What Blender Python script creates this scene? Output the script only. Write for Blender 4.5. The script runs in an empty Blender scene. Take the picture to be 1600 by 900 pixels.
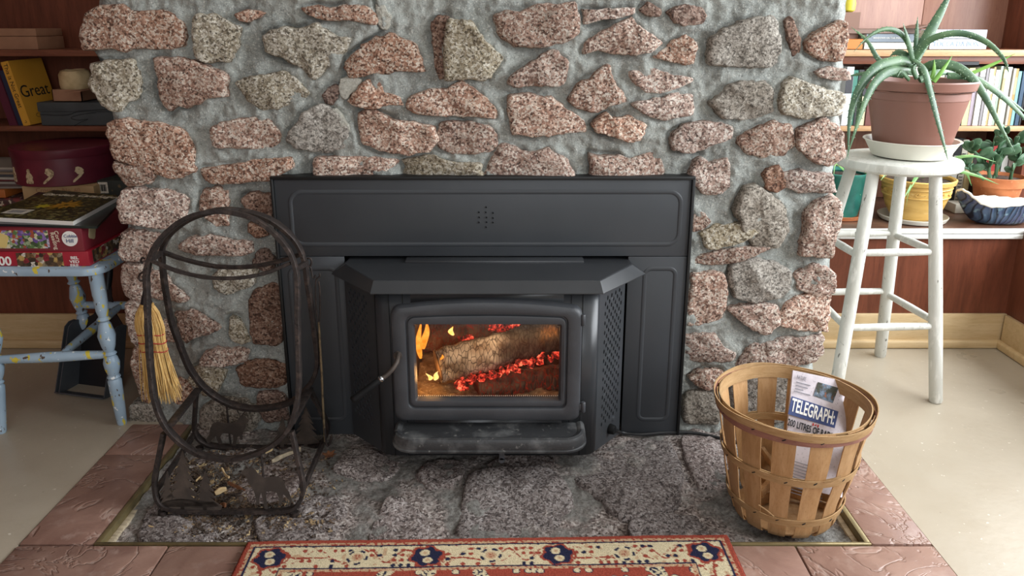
import bpy, bmesh, math, random
from mathutils import Vector, Matrix, noise
from mathutils.geometry import tessellate_polygon

random.seed(7)
C = bpy.context.scene.collection
sc = bpy.context.scene

# ------------------------------------------------------------------ camera
FPX, PPY, CAMH, CAMD, HORIZ = 1200.0, 370.0, 1.103, 1.912, 38.0   # focal length in px of a 1600 px wide frame
TH = math.atan((PPY - HORIZ) / FPX)
cd = bpy.data.cameras.new('camera'); cam = bpy.data.objects.new('camera', cd); C.objects.link(cam)
cd.sensor_fit = 'HORIZONTAL'; cd.sensor_width = 36.0; cd.lens = 36.0 * FPX / 1600.0
cd.shift_y = -(450.0 - PPY) / 1600.0
cd.clip_start = 0.02
cam.location = (0, -CAMD, CAMH); cam.rotation_euler = (math.pi / 2 - TH, 0, 0)
sc.camera = cam

# ------------------------------------------------------------------ light
w = bpy.data.worlds.new('world'); sc.world = w; w.use_nodes = True
w.node_tree.nodes['Background'].inputs[0].default_value = (0.75, 0.87, 1.0, 1)
w.node_tree.nodes['Background'].inputs[1].default_value = 0.6
def area(name, loc, tgt, sx, sy, power, col):
    l = bpy.data.lights.new(name, 'AREA'); l.shape = 'RECTANGLE'; l.size = sx; l.size_y = sy
    l.energy = power; l.color = col
    o = bpy.data.objects.new(name, l); C.objects.link(o); o.location = loc
    o.rotation_euler = (Vector(tgt) - Vector(loc)).to_track_quat('-Z', 'Y').to_euler()
    return o
area('window_daylight', (2.47, -0.38, 1.46), (0.0, -0.38, 0.85), 3.0, 1.3, 98, (0.93, 0.97, 1.0))
area('rear_fill_light', (0.5, -4.25, 1.6), (0.5, 0.0, 0.9), 2.2, 1.4, 20, (0.97, 0.98, 1.0))  # unseen fill added behind the camera to brighten the fronts
sc.view_settings.view_transform = 'Standard'; sc.view_settings.look = 'None'
sc.view_settings.gamma = 1.0; sc.view_settings.use_curve_mapping = False
sc.view_settings.exposure = 0.66

# ------------------------------------------------------------------ helpers
_s, _c = math.sin(TH), math.cos(TH)
def P(px, py, Y=None, Z=None, X=None):
    """photo pixel -> point in the room, on a plane of known depth / height / x (Y may be a function of z)"""
    u = (px - 800) / FPX; v = (py - PPY) / FPX
    d = Vector((u, _c - v * _s, -_s - v * _c)); o = Vector((0, -CAMD, CAMH))
    if callable(Y):
        y = Y(0.3)
        for _ in range(12):
            p = o + d * ((y + CAMD) / d.y); y = Y(p.z)
        return p
    if Y is not None: t = (Y + CAMD) / d.y
    elif Z is not None: t = (Z - CAMH) / d.z
    else: t = X / d.x
    return o + d * t

def sm(a, b, x):
    t = max(0.0, min(1.0, (x - a) / (b - a))); return t * t * (3 - 2 * t)
def lerp(a, b, t): return a + (b - a) * t
def nz(p, s=1.0, oct=3): return noise.fractal(Vector(p) * s, 1.0, 2.0, oct)

def catmull(pts, n=8, closed=False):
    pts = [Vector(p) for p in pts]; out = []; m = len(pts)
    segs = m if closed else m - 1
    for i in range(segs):
        if closed: p0, p1, p2, p3 = pts[i - 1], pts[i], pts[(i + 1) % m], pts[(i + 2) % m]
        else:
            p1, p2 = pts[i], pts[i + 1]
            p0 = pts[i - 1] if i > 0 else p1 * 2 - p2
            p3 = pts[i + 2] if i + 2 < m else p2 * 2 - p1
        for k in range(n):
            t = k / n
            out.append(0.5 * ((2 * p1) + (p2 - p0) * t + (2 * p0 - 5 * p1 + 4 * p2 - p3) * t * t + (3 * p1 - p0 - 3 * p2 + p3) * t ** 3))
    if not closed: out.append(pts[-1].copy())
    return out

class MB:
    def __init__(self): self.v = []; self.f = []; self.col = None
    def add(self, vs, fs):
        b = len(self.v); self.v += [Vector(p) for p in vs]; self.f += [tuple(i + b for i in q) for q in fs]; return self
    def box(self, lo, hi, bevel=0.0, seg=2, M=None):
        lo, hi = Vector(lo), Vector(hi)
        bm = bmesh.new(); bmesh.ops.create_cube(bm, size=1.0)
        for q in bm.verts: q.co = Vector([(lo[i] + hi[i]) / 2 + q.co[i] * (hi[i] - lo[i]) for i in range(3)])
        if bevel > 0: bmesh.ops.bevel(bm, geom=list(bm.edges), offset=bevel, segments=seg, profile=0.5, affect='EDGES')
        bm.verts.index_update()
        vs = [q.co.copy() for q in bm.verts]; fs = [[q.index for q in f.verts] for f in bm.faces]; bm.free()
        if M is not None: vs = [M @ p for p in vs]
        return self.add(vs, fs)
    def tube(self, pts, r, n=8, caps=True, closed=False, flat=1.0, up=None):
        pts = [Vector(p) for p in pts]; m = len(pts)
        rs = r if isinstance(r, (list, tuple)) else [r] * m
        vs = []; fs = []; prev = None
        for i, p in enumerate(pts):
            a = pts[i - 1] if (i > 0 or closed) else p; b = pts[(i + 1) % m] if (i < m - 1 or closed) else p
            t = (b - a).normalized() if (b - a).length > 1e-9 else Vector((0, 0, 1))
            if prev is None:
                ref = Vector(up) if up is not None else (Vector((0, 0, 1)) if abs(t.z) < 0.9 else Vector((0, 1, 0)))
            else: ref = prev
            nrm = (ref - t * ref.dot(t)).normalized(); prev = nrm; bi = t.cross(nrm)
            for k in range(n):
                a_ = 2 * math.pi * k / n
                vs.append(p + (bi * math.cos(a_) + nrm * math.sin(a_) * flat) * rs[i])
        for i in range(m if closed else m - 1):
            for k in range(n):
                j = (i + 1) % m
                fs.append((i * n + k, i * n + (k + 1) % n, j * n + (k + 1) % n, j * n + k))
        if caps and not closed:
            fs.append(tuple(range(n - 1, -1, -1))); fs.append(tuple((m - 1) * n + k for k in range(n)))
        return self.add(vs, fs)
    def bar(self, pts, wp, wa, axis=(0, 1, 0), closed=False, jit=0.0):
        """flat bar swept along pts: wa wide along axis, wp thick across"""
        pts = [Vector(p) for p in pts]; ax = Vector(axis).normalized(); m = len(pts); vs = []; fs = []
        for i, p in enumerate(pts):
            a = pts[i - 1] if (i > 0 or closed) else p; b = pts[(i + 1) % m] if (i < m - 1 or closed) else p
            t = (b - a).normalized(); q = ax.cross(t).normalized(); e = t.cross(q).normalized()
            g = 1 + (jit * noise.noise(p * 70) if jit else 0); h = 1 + (jit * noise.noise(p * 55 + Vector((9, 3, 1))) if jit else 0)
            c = 0.22
            for (sx, sy) in ((1, 1 - c), (1 - c, 1), (-1 + c, 1), (-1, 1 - c), (-1, -1 + c), (-1 + c, -1), (1 - c, -1), (1, -1 + c)):
                vs.append(p + q * (sx * wp / 2 * g) + e * (sy * wa / 2 * h))
        n = 8
        for i in range(m if closed else m - 1):
            j = (i + 1) % m
            for k in range(n): fs.append((i * n + k, i * n + (k + 1) % n, j * n + (k + 1) % n, j * n + k))
        if not closed:
            fs.append(tuple(range(n - 1, -1, -1))); fs.append(tuple((m - 1) * n + k for k in range(n)))
        return self.add(vs, fs)
    def lathe(self, prof, c=(0, 0, 0), n=32, M=None, capb=True, capt=True, wob=None):
        c = Vector(c); vs = []; fs = []
        for i, (r, z) in enumerate(prof):
            for k in range(n):
                a = 2 * math.pi * k / n; rr = r * (wob(a, z) if wob else 1)
                p = Vector((rr * math.cos(a), rr * math.sin(a), z)); vs.append((M @ p if M is not None else p) + c)
        m = len(prof)
        for i in range(m - 1):
            for k in range(n): fs.append((i * n + k, i * n + (k + 1) % n, (i + 1) * n + (k + 1) % n, (i + 1) * n + k))
        if capb: fs.append(tuple(range(n - 1, -1, -1)))
        if capt: fs.append(tuple((m - 1) * n + k for k in range(n)))
        return self.add(vs, fs)
    def prism(self, poly, o, u, v, thick):
        """2-D polygon in the frame (o,u,v) extruded along u x v"""
        o, u, v = Vector(o), Vector(u), Vector(v); nrm = u.cross(v).normalized(); m = len(poly)
        vs = [o + u * a + v * b for a, b in poly] + [o + u * a + v * b - nrm * thick for a, b in poly]
        tri = tessellate_polygon([[Vector((a, b, 0)) for a, b in poly]])
        fs = []
        for t in tri:
            a, b, c_ = [Vector((poly[i][0], poly[i][1], 0)) for i in t]
            t = tuple(t) if (b - a).cross(c_ - a).z > 0 else tuple(reversed(t))
            fs.append(t); fs.append(tuple(i + m for i in reversed(t)))
        area2 = sum(poly[i][0] * poly[(i + 1) % m][1] - poly[(i + 1) % m][0] * poly[i][1] for i in range(m))
        for i in range(m):
            j = (i + 1) % m
            fs.append((i, i + m, j + m, j) if area2 > 0 else (j, j + m, i + m, i))
        return self.add(vs, fs)
    def loft(self, loops, cap0=False, cap1=False, closed=True):
        n = len(loops[0]); vs = [p for l in loops for p in l]; fs = []
        for i in range(len(loops) - 1):
            for k in range(n if closed else n - 1):
                fs.append((i * n + k, i * n + (k + 1) % n, (i + 1) * n + (k + 1) % n, (i + 1) * n + k))
        if cap0: fs.append(tuple(range(n - 1, -1, -1)))
        if cap1: fs.append(tuple((len(loops) - 1) * n + k for k in range(n)))
        return self.add(vs, fs)
    def grid(self, fn, nu, nv, skip=None):
        vs = [fn(i / nu, j / nv) for j in range(nv + 1) for i in range(nu + 1)]; fs = []
        for j in range(nv):
            for i in range(nu):
                if skip and skip(i, j): continue
                a = j * (nu + 1) + i; fs.append((a, a + 1, a + nu + 2, a + nu + 1))
        return self.add(vs, fs)
    def ellipsoid(self, c, r, nu=16, nv=10, M=None, jit=0.0, js=30):
        c = Vector(c); vs = []; fs = []
        for j in range(nv + 1):
            th = math.pi * j / nv
            for i in range(nu):
                ph = 2 * math.pi * i / nu
                p = Vector((r[0] * math.sin(th) * math.cos(ph), r[1] * math.sin(th) * math.sin(ph), -r[2] * math.cos(th)))
                if M is not None: p = M @ p
                q = c + p
                if jit: q = c + p * (1 + jit * noise.noise(q * js))
                vs.append(q)
        for j in range(nv):
            for i in range(nu): fs.append((j * nu + i, j * nu + (i + 1) % nu, (j + 1) * nu + (i + 1) % nu, (j + 1) * nu + i))
        return self.add(vs, fs)
    def jitter(self, amp, s):
        for p in self.v:
            q = p * s
            p += Vector((noise.noise(q), noise.noise(q + Vector((31, 7, 3))), noise.noise(q + Vector((5, 17, 41))))) * amp
        return self

MESHN = [0]
def build(name, mb, mat, parent=None, smooth=True, angle=38, sharp=True):
    me = bpy.data.meshes.new(name)
    base = parent_world(parent) if parent is not None else None
    if parent is None and mb.f: base = Vector((0, 0, 0))
    me.from_pydata([p - base for p in mb.v], [], mb.f); me.update()
    bm = bmesh.new(); bm.from_mesh(me); bmesh.ops.remove_doubles(bm, verts=bm.verts, dist=1e-6)
    bmesh.ops.recalc_face_normals(bm, faces=bm.faces); bm.to_mesh(me); bm.free()
    if smooth:
        me.polygons.foreach_set('use_smooth', [True] * len(me.polygons))
        if sharp: me.set_sharp_from_angle(angle=math.radians(angle))
    o = bpy.data.objects.new(name, me); C.objects.link(o)
    if mat is not None: me.materials.append(mat)
    if parent is not None: o.parent = parent
    return o
def parent_world(o):
    p = Vector((0, 0, 0))
    while o is not None: p = p + Vector(o.location); o = o.parent
    return p
def origin_to(o, loc):
    loc = Vector(loc); o.data.transform(Matrix.Translation(-loc)); o.location = loc; return o
def tag(o, label=None, cat=None, group=None, kind=None):
    if label: o['label'] = label
    if cat: o['category'] = cat
    if group: o['group'] = group
    if kind: o['kind'] = kind
    return o
def thing(name, label, cat, loc=(0, 0, 0), group=None):
    o = bpy.data.objects.new(name, None); C.objects.link(o); o.location = loc; o.empty_display_size = 0.05
    return tag(o, label, cat, group)
def solo(name, mb, mat, label, cat, loc, group=None, **k):
    o = build(name, mb, mat, None, **k); origin_to(o, loc); return tag(o, label, cat, group)
def struct(name, mb, mat, **k):
    o = build(name, mb, mat, None, **k); o['kind'] = 'structure'; return o
def text(name, s, size, mat, parent, o, u, v, ext=0.0003, align='CENTER', sx=1.0, lift=0.0006, bold=0.0):
    """flat lettering laid on the surface frame (o,u,v)"""
    cu = bpy.data.curves.new('lettering', 'FONT'); cu.body = s; cu.size = size; cu.align_x = align; cu.align_y = 'CENTER'
    cu.extrude = ext; cu.resolution_u = 3; cu.offset = bold
    t = bpy.data.objects.new('tmp', cu); C.objects.link(t)
    dg = bpy.context.evaluated_depsgraph_get(); dg.update()
    me = bpy.data.meshes.new_from_object(t.evaluated_get(dg))
    bpy.data.objects.remove(t); bpy.data.curves.remove(cu)
    u = Vector(u).normalized(); v = Vector(v); v = (v - u * v.dot(u)).normalized(); n = u.cross(v)
    base = parent_world(parent); oo = Vector(o) + n * lift - base
    Mx = Matrix(((u.x * sx, v.x, n.x, oo.x), (u.y * sx, v.y, n.y, oo.y), (u.z * sx, v.z, n.z, oo.z), (0, 0, 0, 1)))
    me.transform(Mx); me.materials.clear(); me.materials.append(mat); me.name = name
    ob = bpy.data.objects.new(name, me); C.objects.link(ob); ob.parent = parent
    return ob

# ------------------------------------------------------------------ materials
def lin(c):
    if isinstance(c, str):
        c = [int(c[i:i + 2], 16) / 255 for i in (1, 3, 5)]
    return tuple((x / 12.92 if x <= 0.04045 else ((x + 0.055) / 1.055) ** 2.4) for x in c) + (1.0,)
class NT:
    def __init__(self, name):
        self.m = bpy.data.materials.new(name); self.m.use_nodes = True; self.t = self.m.node_tree
        self.b = self.t.nodes['Principled BSDF']; self.co = None
    def n(self, typ, **k):
        x = self.t.nodes.new(typ)
        for a, b in k.items(): setattr(x, a, b)
        return x
    def link(self, a, b): self.t.links.new(a, b)
    def coord(self, stretch=(1, 1, 1), rot=(0, 0, 0), src='Object'):
        tc = self.n('ShaderNodeTexCoord'); mp = self.n('ShaderNodeMapping'); self.link(tc.outputs[src], mp.inputs[0])
        mp.inputs['Scale'].default_value = stretch; mp.inputs['Rotation'].default_value = rot; return mp.outputs[0]
    def noise(self, vec, scale, detail=3, rough=0.55, dist=0.0):
        x = self.n('ShaderNodeTexNoise'); self.link(vec, x.inputs['Vector']); x.inputs['Scale'].default_value = scale
        x.inputs['Detail'].default_value = detail; x.inputs['Roughness'].default_value = rough; x.inputs['Distortion'].default_value = dist
        return x.outputs['Fac']
    def voro(self, vec, scale, feature='F1', out='Distance', rnd=1.0):
        x = self.n('ShaderNodeTexVoronoi'); x.feature = feature; self.link(vec, x.inputs['Vector']); x.inputs['Scale'].default_value = scale
        x.inputs['Randomness'].default_value = rnd; return x.outputs[out]
    def mapr(self, val, lo, hi, a=0.0, b=1.0):
        x = self.n('ShaderNodeMapRange'); self.link(val, x.inputs[0])
        for i, q in enumerate((lo, hi, a, b)): x.inputs[i + 1].default_value = q
        return x.outputs[0]
    def ramp(self, val, stops, interp='LINEAR'):
        x = self.n('ShaderNodeValToRGB'); x.color_ramp.interpolation = interp; e = x.color_ramp.elements
        while len(e) < len(stops): e.new(0.5)
        for i, (p, c) in enumerate(stops): e[i].position = p; e[i].color = lin(c)
        self.link(val, x.inputs[0]); return x.outputs[0]
    def mix(self, fac, a, b, mode='MIX'):
        x = self.n('ShaderNodeMix'); x.data_type = 'RGBA'; x.blend_type = mode
        for val, i in ((fac, 0), (a, 6), (b, 7)):
            if hasattr(val, 'node'): self.link(val, x.inputs[i])
            else: x.inputs[i].default_value = val if i == 0 else lin(val)
        return x.outputs[2]
    def math(self, op, a, b=0.0):
        x = self.n('ShaderNodeMath'); x.operation = op
        for i, q in enumerate((a, b)):
            if hasattr(q, 'node'): self.link(q, x.inputs[i])
            else: x.inputs[i].default_value = q
        return x.outputs[0]
    def bump(self, h, strength=0.4, dist=0.002, prev=None):
        x = self.n('ShaderNodeBump'); self.link(h, x.inputs['Height']); x.inputs['Strength'].default_value = strength
        x.inputs['Distance'].default_value = dist
        if prev is not None: self.link(prev, x.inputs['Normal'])
        return x.outputs[0]
    def done(self, col=None, rough=0.6, metal=0.0, normal=None, spec=0.5, coat=0.0):
        if col is not None:
            if hasattr(col, 'node'): self.link(col, self.b.inputs['Base Color'])
            else: self.b.inputs['Base Color'].default_value = lin(col)
        if hasattr(rough, 'node'): self.link(rough, self.b.inputs['Roughness'])
        else: self.b.inputs['Roughness'].default_value = rough
        self.b.inputs['Metallic'].default_value = metal
        self.b.inputs['Specular IOR Level'].default_value = spec
        self.b.inputs['Coat Weight'].default_value = coat
        if normal is not None: self.link(normal, self.b.inputs['Normal'])
        return self.m
def pm(name, col, rough=0.6, metal=0.0, var=(), bump=None, stretch=(1, 1, 1), spec=0.5, coat=0.0, rand=0.0):
    """plain procedural material: base colour plus noise layers (scale, colour, lo, hi, detail)"""
    T = NT(name); vec = T.coord(stretch); c = None
    rgb = T.n('ShaderNodeRGB'); rgb.outputs[0].default_value = lin(col); c = rgb.outputs[0]
    for (s, c2, lo, hi, det) in var: c = T.mix(T.mapr(T.noise(vec, s, det), lo, hi), c, c2)
    if rand:
        oi = T.n('ShaderNodeObjectInfo'); hs = T.n('ShaderNodeHueSaturation'); T.link(c, hs.inputs['Color'])
        T.link(T.mapr(oi.outputs['Random'], 0, 1, 1 - rand, 1 + rand), hs.inputs['Value']); c = hs.outputs[0]
    nm = T.bump(T.noise(vec, bump[0], 4), bump[1], bump[2] if len(bump) > 2 else 0.002) if bump else None
    return T.done(c, rough, metal, nm, spec, coat)

MAT = {}
def granite(name, stops, big, rand=0.18):
    T = NT(name); vec = T.coord(); 
    oi = T.n('ShaderNodeObjectInfo'); ad = T.n('ShaderNodeVectorMath'); ad.operation = 'ADD'; T.link(vec, ad.inputs[0])
    cx = T.n('ShaderNodeCombineXYZ'); T.link(T.math('MULTIPLY', oi.outputs['Random'], 7.0), cx.inputs[0]); T.link(cx.outputs[0], ad.inputs[1]); v2 = ad.outputs[0]
    sp = T.n('ShaderNodeSeparateColor'); T.link(T.voro(v2, 215, out='Color'), sp.inputs[0])
    c = T.ramp(T.math('ADD', T.math('MULTIPLY', sp.outputs[0], 0.72), T.math('MULTIPLY', T.noise(v2, 70, 4), 0.34)), stops, 'LINEAR')
    c = T.mix(T.mapr(T.noise(v2, 9, 4), 0.38, 0.72, 0, 0.6), c, big, 'MULTIPLY')
    c = T.mix(T.mapr(T.noise(v2, 330, 2), 0.56, 0.7), c, '#4b3f3a')
    hs = T.n('ShaderNodeHueSaturation'); T.link(c, hs.inputs['Color']); T.link(T.mapr(oi.outputs['Random'], 0, 1, 1 - rand, 1 + rand), hs.inputs['Value'])
    T.link(T.mapr(T.math('FRACT', T.math('MULTIPLY', oi.outputs['Random'], 7.3)), 0, 1, 0.75, 1.15), hs.inputs['Saturation'])
    n1 = T.bump(T.noise(v2, 75, 6, 0.7), 1.0, 0.010); n2 = T.bump(sp.outputs[1], 0.35, 0.0025, n1)
    return T.done(hs.outputs[0], 0.82, 0, n2, 0.35)
MAT['pink'] = granite('pink_granite', [(0.1, '#45382f'), (0.24, '#86675a'), (0.40, '#bd9683'), (0.56, '#d0ae9b'), (0.76, '#ecdccd'), (1.0, '#f6efe4')], '#c2aea0')
MAT['cream'] = granite('cream_granite', [(0.08, '#46423a'), (0.24, '#857a66'), (0.42, '#b5a88f'), (0.62, '#cfc6b2'), (0.82, '#e6e0d2'), (1.0, '#f0ece2')], '#b5ab9a')
MAT['grey'] = granite('grey_granite', [(0.08, '#4c4945'), (0.26, '#827c73'), (0.45, '#a69f95'), (0.7, '#bdb6ac'), (1.0, '#d8d2c8')], '#b4aca0')
MAT['brown'] = granite('brown_granite', [(0.08, '#33261f'), (0.26, '#664a3d'), (0.45, '#8d6a59'), (0.7, '#a98b79'), (1.0, '#c9b4a4')], '#a08a7c')
MAT['hearth'] = granite('hearth_granite', [(0.1, '#3a3230'), (0.26, '#675a56'), (0.45, '#8f807b'), (0.7, '#aca09b'), (1.0, '#d3cbc7')], '#9c8f88')

def mortar(name, a, b, dark, spots=True):
    T = NT(name); vec = T.coord()
    c = T.mix(T.mapr(T.noise(vec, 5, 4), 0.35, 0.68), a, b)
    c = T.mix(T.mapr(T.noise(vec, 60, 5, 0.7), 0.5, 0.75, 0, 0.55), c, dark)
    c = T.mix(T.mapr(T.noise(vec, 230, 3, 0.7), 0.54, 0.66, 0, 0.8), c, '#dadad3')
    c = T.mix(T.mapr(T.noise(T.coord((1, 1, 1), (1, 2, 3)), 170, 3, 0.7), 0.56, 0.68, 0, 0.55), c, '#5f605d')
    n1 = T.bump(T.noise(vec, 95, 6, 0.72), 0.9, 0.009); n2 = T.bump(T.noise(vec, 420, 3), 0.4, 0.0015, n1)
    return T.done(c, 0.9, 0, n2, 0.3)
MAT['mortar'] = mortar('grey_mortar', '#b3b7b2', '#959995', '#737571')
MAT['mortar_white'] = mortar('pale_patch_mortar', '#c2bfb4', '#aaa89d', '#8b8980')
MAT['hearth_bed_plain'] = mortar('hearth_mortar', '#8d8883', '#696059', '#443b36')

def hearth_bed():
    T = NT('hearth_bed_mottled'); vec = T.coord(); sp = T.n('ShaderNodeSeparateColor'); T.link(T.voro(vec, 190, out='Color'), sp.inputs[0])
    g = T.ramp(T.math('ADD', T.math('MULTIPLY', sp.outputs[0], 0.7), T.math('MULTIPLY', T.noise(vec, 60, 4), 0.35)), [(0.12, '#3a322f'), (0.3, '#6b5e59'), (0.5, '#938680'), (0.75, '#b3a8a2'), (1.0, '#d9d3cd')])
    m = T.mix(T.mapr(T.noise(vec, 110, 5, 0.7), 0.4, 0.66), '#8f8d88', '#605b56')
    c = T.mix(T.mapr(T.noise(vec, 6, 4, 0.6, 0.5), 0.44, 0.56), m, g)
    c = T.mix(T.mapr(T.noise(vec, 9, 5, 0.65), 0.55, 0.75, 0, 0.65), c, '#3d332d'); c = T.mix(T.mapr(T.noise(vec, 13, 5, 0.7), 0.60, 0.72, 0, 0.5), c, '#c2c0ba')
    n1 = T.bump(T.noise(vec, 60, 6, 0.72), 1.0, 0.010); n2 = T.bump(sp.outputs[1], 0.35, 0.0025, n1); return T.done(c, 0.85, 0, n2, 0.35)
MAT['hearth_bed'] = hearth_bed()
def wood(name, a, b, dark, axis=(1, 12, 12), sc_=6, rough=0.45, bmp=0.15, coat=0.0, rand=0.0):
    T = NT(name); vec = T.coord(axis)
    g = T.noise(vec, sc_, 5, 0.6, 0.6)
    c = T.mix(T.mapr(g, 0.32, 0.7), a, b)
    c = T.mix(T.mapr(T.noise(vec, sc_ * 7, 3, 0.6), 0.55, 0.8, 0, 0.6), c, dark)
    if rand:
        oi = T.n('ShaderNodeObjectInfo'); hs = T.n('ShaderNodeHueSaturation'); T.link(c, hs.inputs['Color'])
        T.link(T.mapr(oi.outputs['Random'], 0, 1, 1 - rand, 1 + rand), hs.inputs['Value']); c = hs.outputs[0]
    return T.done(c, rough, 0, T.bump(g, bmp, 0.0015), 0.4, coat)
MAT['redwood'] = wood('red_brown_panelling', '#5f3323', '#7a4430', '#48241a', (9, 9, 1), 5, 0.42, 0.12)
MAT['redwood_lit'] = wood('sheen_lit_brown_panelling', '#8a5f4e', '#9b6f5c', '#6b4234', (9, 9, 1), 5, 0.36, 0.12)  # paler copy of the panelling, the wash of reflected light put into its colour
MAT['redwood_h'] = wood('red_brown_board', '#6d3f2e', '#8b563f', '#4b2a1f', (1, 9, 9), 5, 0.42, 0.12)
MAT['pine'] = wood('pale_pine', '#d6bd94', '#c6a97c', '#a98a5e', (1, 10, 10), 5, 0.5)
MAT['pine_shelf'] = wood('pine_shelf_edge', '#c9a47c', '#b58a62', '#94683f', (1, 10, 10), 7, 0.5)
MAT['slat'] = wood('basket_veneer', '#bd986e', '#a67e52', '#7b5230', (11, 11, 1), 7, 0.6, 0.2, rand=0.1)
MAT['hoop'] = wood('basket_hoop', '#b8976d', '#9c7a50', '#704e30', (5, 5, 30), 5, 0.6, 0.2)
MAT['hoop_red'] = wood('basket_rim_stained', '#9c6f60', '#855a4f', '#5e3b35', (5, 5, 30), 5, 0.6, 0.2)
MAT['kindling'] = wood('split_kindling', '#a88258', '#8a6540', '#5f4226', (10, 10, 2), 9, 0.75)

MAT['iron'] = pm('hammered_iron', '#3a3331', 0.55, 0.55, [(40, '#5a4d47', 0.5, 0.75, 3), (150, '#22201f', 0.55, 0.7, 2)], (70, 0.5, 0.004))
MAT['iron_plate'] = pm('cut_steel_plate', '#453d38', 0.62, 0.35, [(25, '#5d524a', 0.45, 0.75, 3)], (120, 0.2))
MAT['stove'] = pm('stove_black_paint', '#35373a', 0.31, 0.0, [(6, '#303235', 0.4, 0.7, 3)], (600, 0.12, 0.0005), spec=0.45)
MAT['stove_side'] = pm('stove_side_paint', '#3a3c40', 0.42, 0.0, [(6, '#34373a', 0.4, 0.7, 3)], (500, 0.1, 0.0005), spec=0.45)
MAT['cast'] = pm('cast_iron_paint', '#3c3e42', 0.46, 0.0, [(12, '#46484c', 0.45, 0.75, 3)], (420, 0.35, 0.0012), spec=0.45)
MAT['ashlip'] = pm('dusty_ash_lip', '#2f3032', 0.45, 0.0, [(14, '#6a6b6b', 0.5, 0.72, 5), (70, '#8b8a86', 0.62, 0.8, 4)], (160, 0.3), spec=0.5)
MAT['plate'] = pm('surround_panel_paint', '#3d4044', 0.45, 0.0, [(4, '#383b3f', 0.4, 0.7, 3)], (700, 0.05, 0.0004), spec=0.4)
MAT['trimblack'] = pm('black_trim', '#161718', 0.45, spec=0.4)
MAT['black'] = pm('matte_black', '#101011', 0.7, spec=0.2)
MAT['soot'] = pm('sooty_firebrick', '#5a4636', 0.9, 0, [(12, '#2a211c', 0.4, 0.7, 4), (40, '#7c6753', 0.6, 0.75, 3)], (60, 0.5))
MAT['chrome'] = pm('spring_steel', '#b9bcc0', 0.25, 1.0)
MAT['rubber'] = pm('black_cord_rubber', '#1f2022', 0.5)
MAT['brass'] = pm('dull_brass_strip', '#8a7c58', 0.4, 0.6, [(20, '#6d6248', 0.45, 0.7, 4)], (120, 0.2))
MAT['woodstrip'] = pm('weathered_wood_strip', '#b9aa90', 0.75, 0, [(20, '#8c7f6b', 0.45, 0.7, 4)], (90, 0.3), (1, 6, 6))
MAT['white_paint'] = pm('chipped_white_paint', '#d2d2cb', 0.5, 0, [(14, '#b9b8ae', 0.45, 0.75, 5), (60, '#e2e1da', 0.55, 0.7, 3), (90, '#77746c', 0.66, 0.71, 3)], (70, 0.5, 0.003), (1, 1, 0.3))
MAT['white_nosing'] = pm('white_bench_nosing', '#dad9d5', 0.5, 0, [(30, '#b3b0aa', 0.62, 0.75, 3)], (60, 0.15))
MAT['bench_top'] = pm('dark_tile_bench_top', '#5a3e31', 0.35, 0, [(12, '#7a5a48', 0.45, 0.7, 4)], (50, 0.15))
MAT['wallpaint'] = pm('off_white_wall', '#cfc8bb', 0.8, 0, [(3, '#c5bdaf', 0.4, 0.7, 3)])
MAT['ceil'] = pm('ceiling_white', '#d5d2cb', 0.85)
MAT['potbrown'] = pm('plastic_pot_brown', '#875f53', 0.42, 0, [(4, '#875e52', 0.4, 0.7, 2)], (300, 0.05))
MAT['saucer'] = pm('white_plastic_saucer', '#e2dfd3', 0.45, 0, [(6, '#d5d1c3', 0.4, 0.7, 3)])
MAT['terracotta'] = pm('terracotta', '#c47a4e', 0.75, 0, [(14, '#b0663d', 0.42, 0.7, 4), (60, '#d79c76', 0.62, 0.8, 3)], (120, 0.2))
MAT['teal'] = pm('teal_glaze', '#2f7a6d', 0.3, 0, [(18, '#1f5d55', 0.45, 0.7, 4), (70, '#6fb0a0', 0.68, 0.8, 2)], (40, 0.2), spec=0.6)
MAT['yellowglaze'] = pm('ochre_glaze', '#d9b164', 0.4, 0, [(8, '#b98d43', 0.42, 0.72, 4), (40, '#e8cf93', 0.6, 0.8, 3)], (30, 0.25), (1, 1, 5))
MAT['soil'] = pm('potting_soil', '#3a2b21', 0.95, 0, [(80, '#59463a', 0.5, 0.7, 4)], (90, 0.8, 0.006))
MAT['straw'] = pm('broom_straw', '#d2ab66', 0.7, 0, [(30, '#a97f42', 0.45, 0.7, 3), (120, '#e6cb94', 0.55, 0.75, 2)], None, (6, 6, 1))
MAT['redthread'] = pm('red_thread', '#a8352c', 0.7)
MAT['cord_tie'] = pm('straw_cap', '#c9a15f', 0.7, 0, [(60, '#8d6733', 0.45, 0.7, 3)])
MAT['dustpan'] = pm('grey_black_metal', '#585d63', 0.42, 0.3, [(8, '#4a4e53', 0.4, 0.7, 3)], (60, 0.05))
MAT['dustpan_dark'] = pm('black_metal', '#1b1c20', 0.5, 0.2)
MAT['paper'] = pm('page_edges', '#d9d4c6', 0.85, 0, [(300, '#b8b1a0', 0.45, 0.7, 2)], None, (1, 1, 1))
MAT['ink'] = pm('black_ink', '#17171a', 0.8)
MAT['whiteink'] = pm('white_ink', '#f1efea', 0.7)
MAT['greyink'] = pm('grey_ink', '#77757c', 0.8)
MAT['creamink'] = pm('cream_ink', '#e7dcc4', 0.7)
MAT['navyink'] = pm('navy_ink', '#3d4a78', 0.8)
MAT['redink'] = pm('red_ink', '#c03a34', 0.8)

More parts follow.
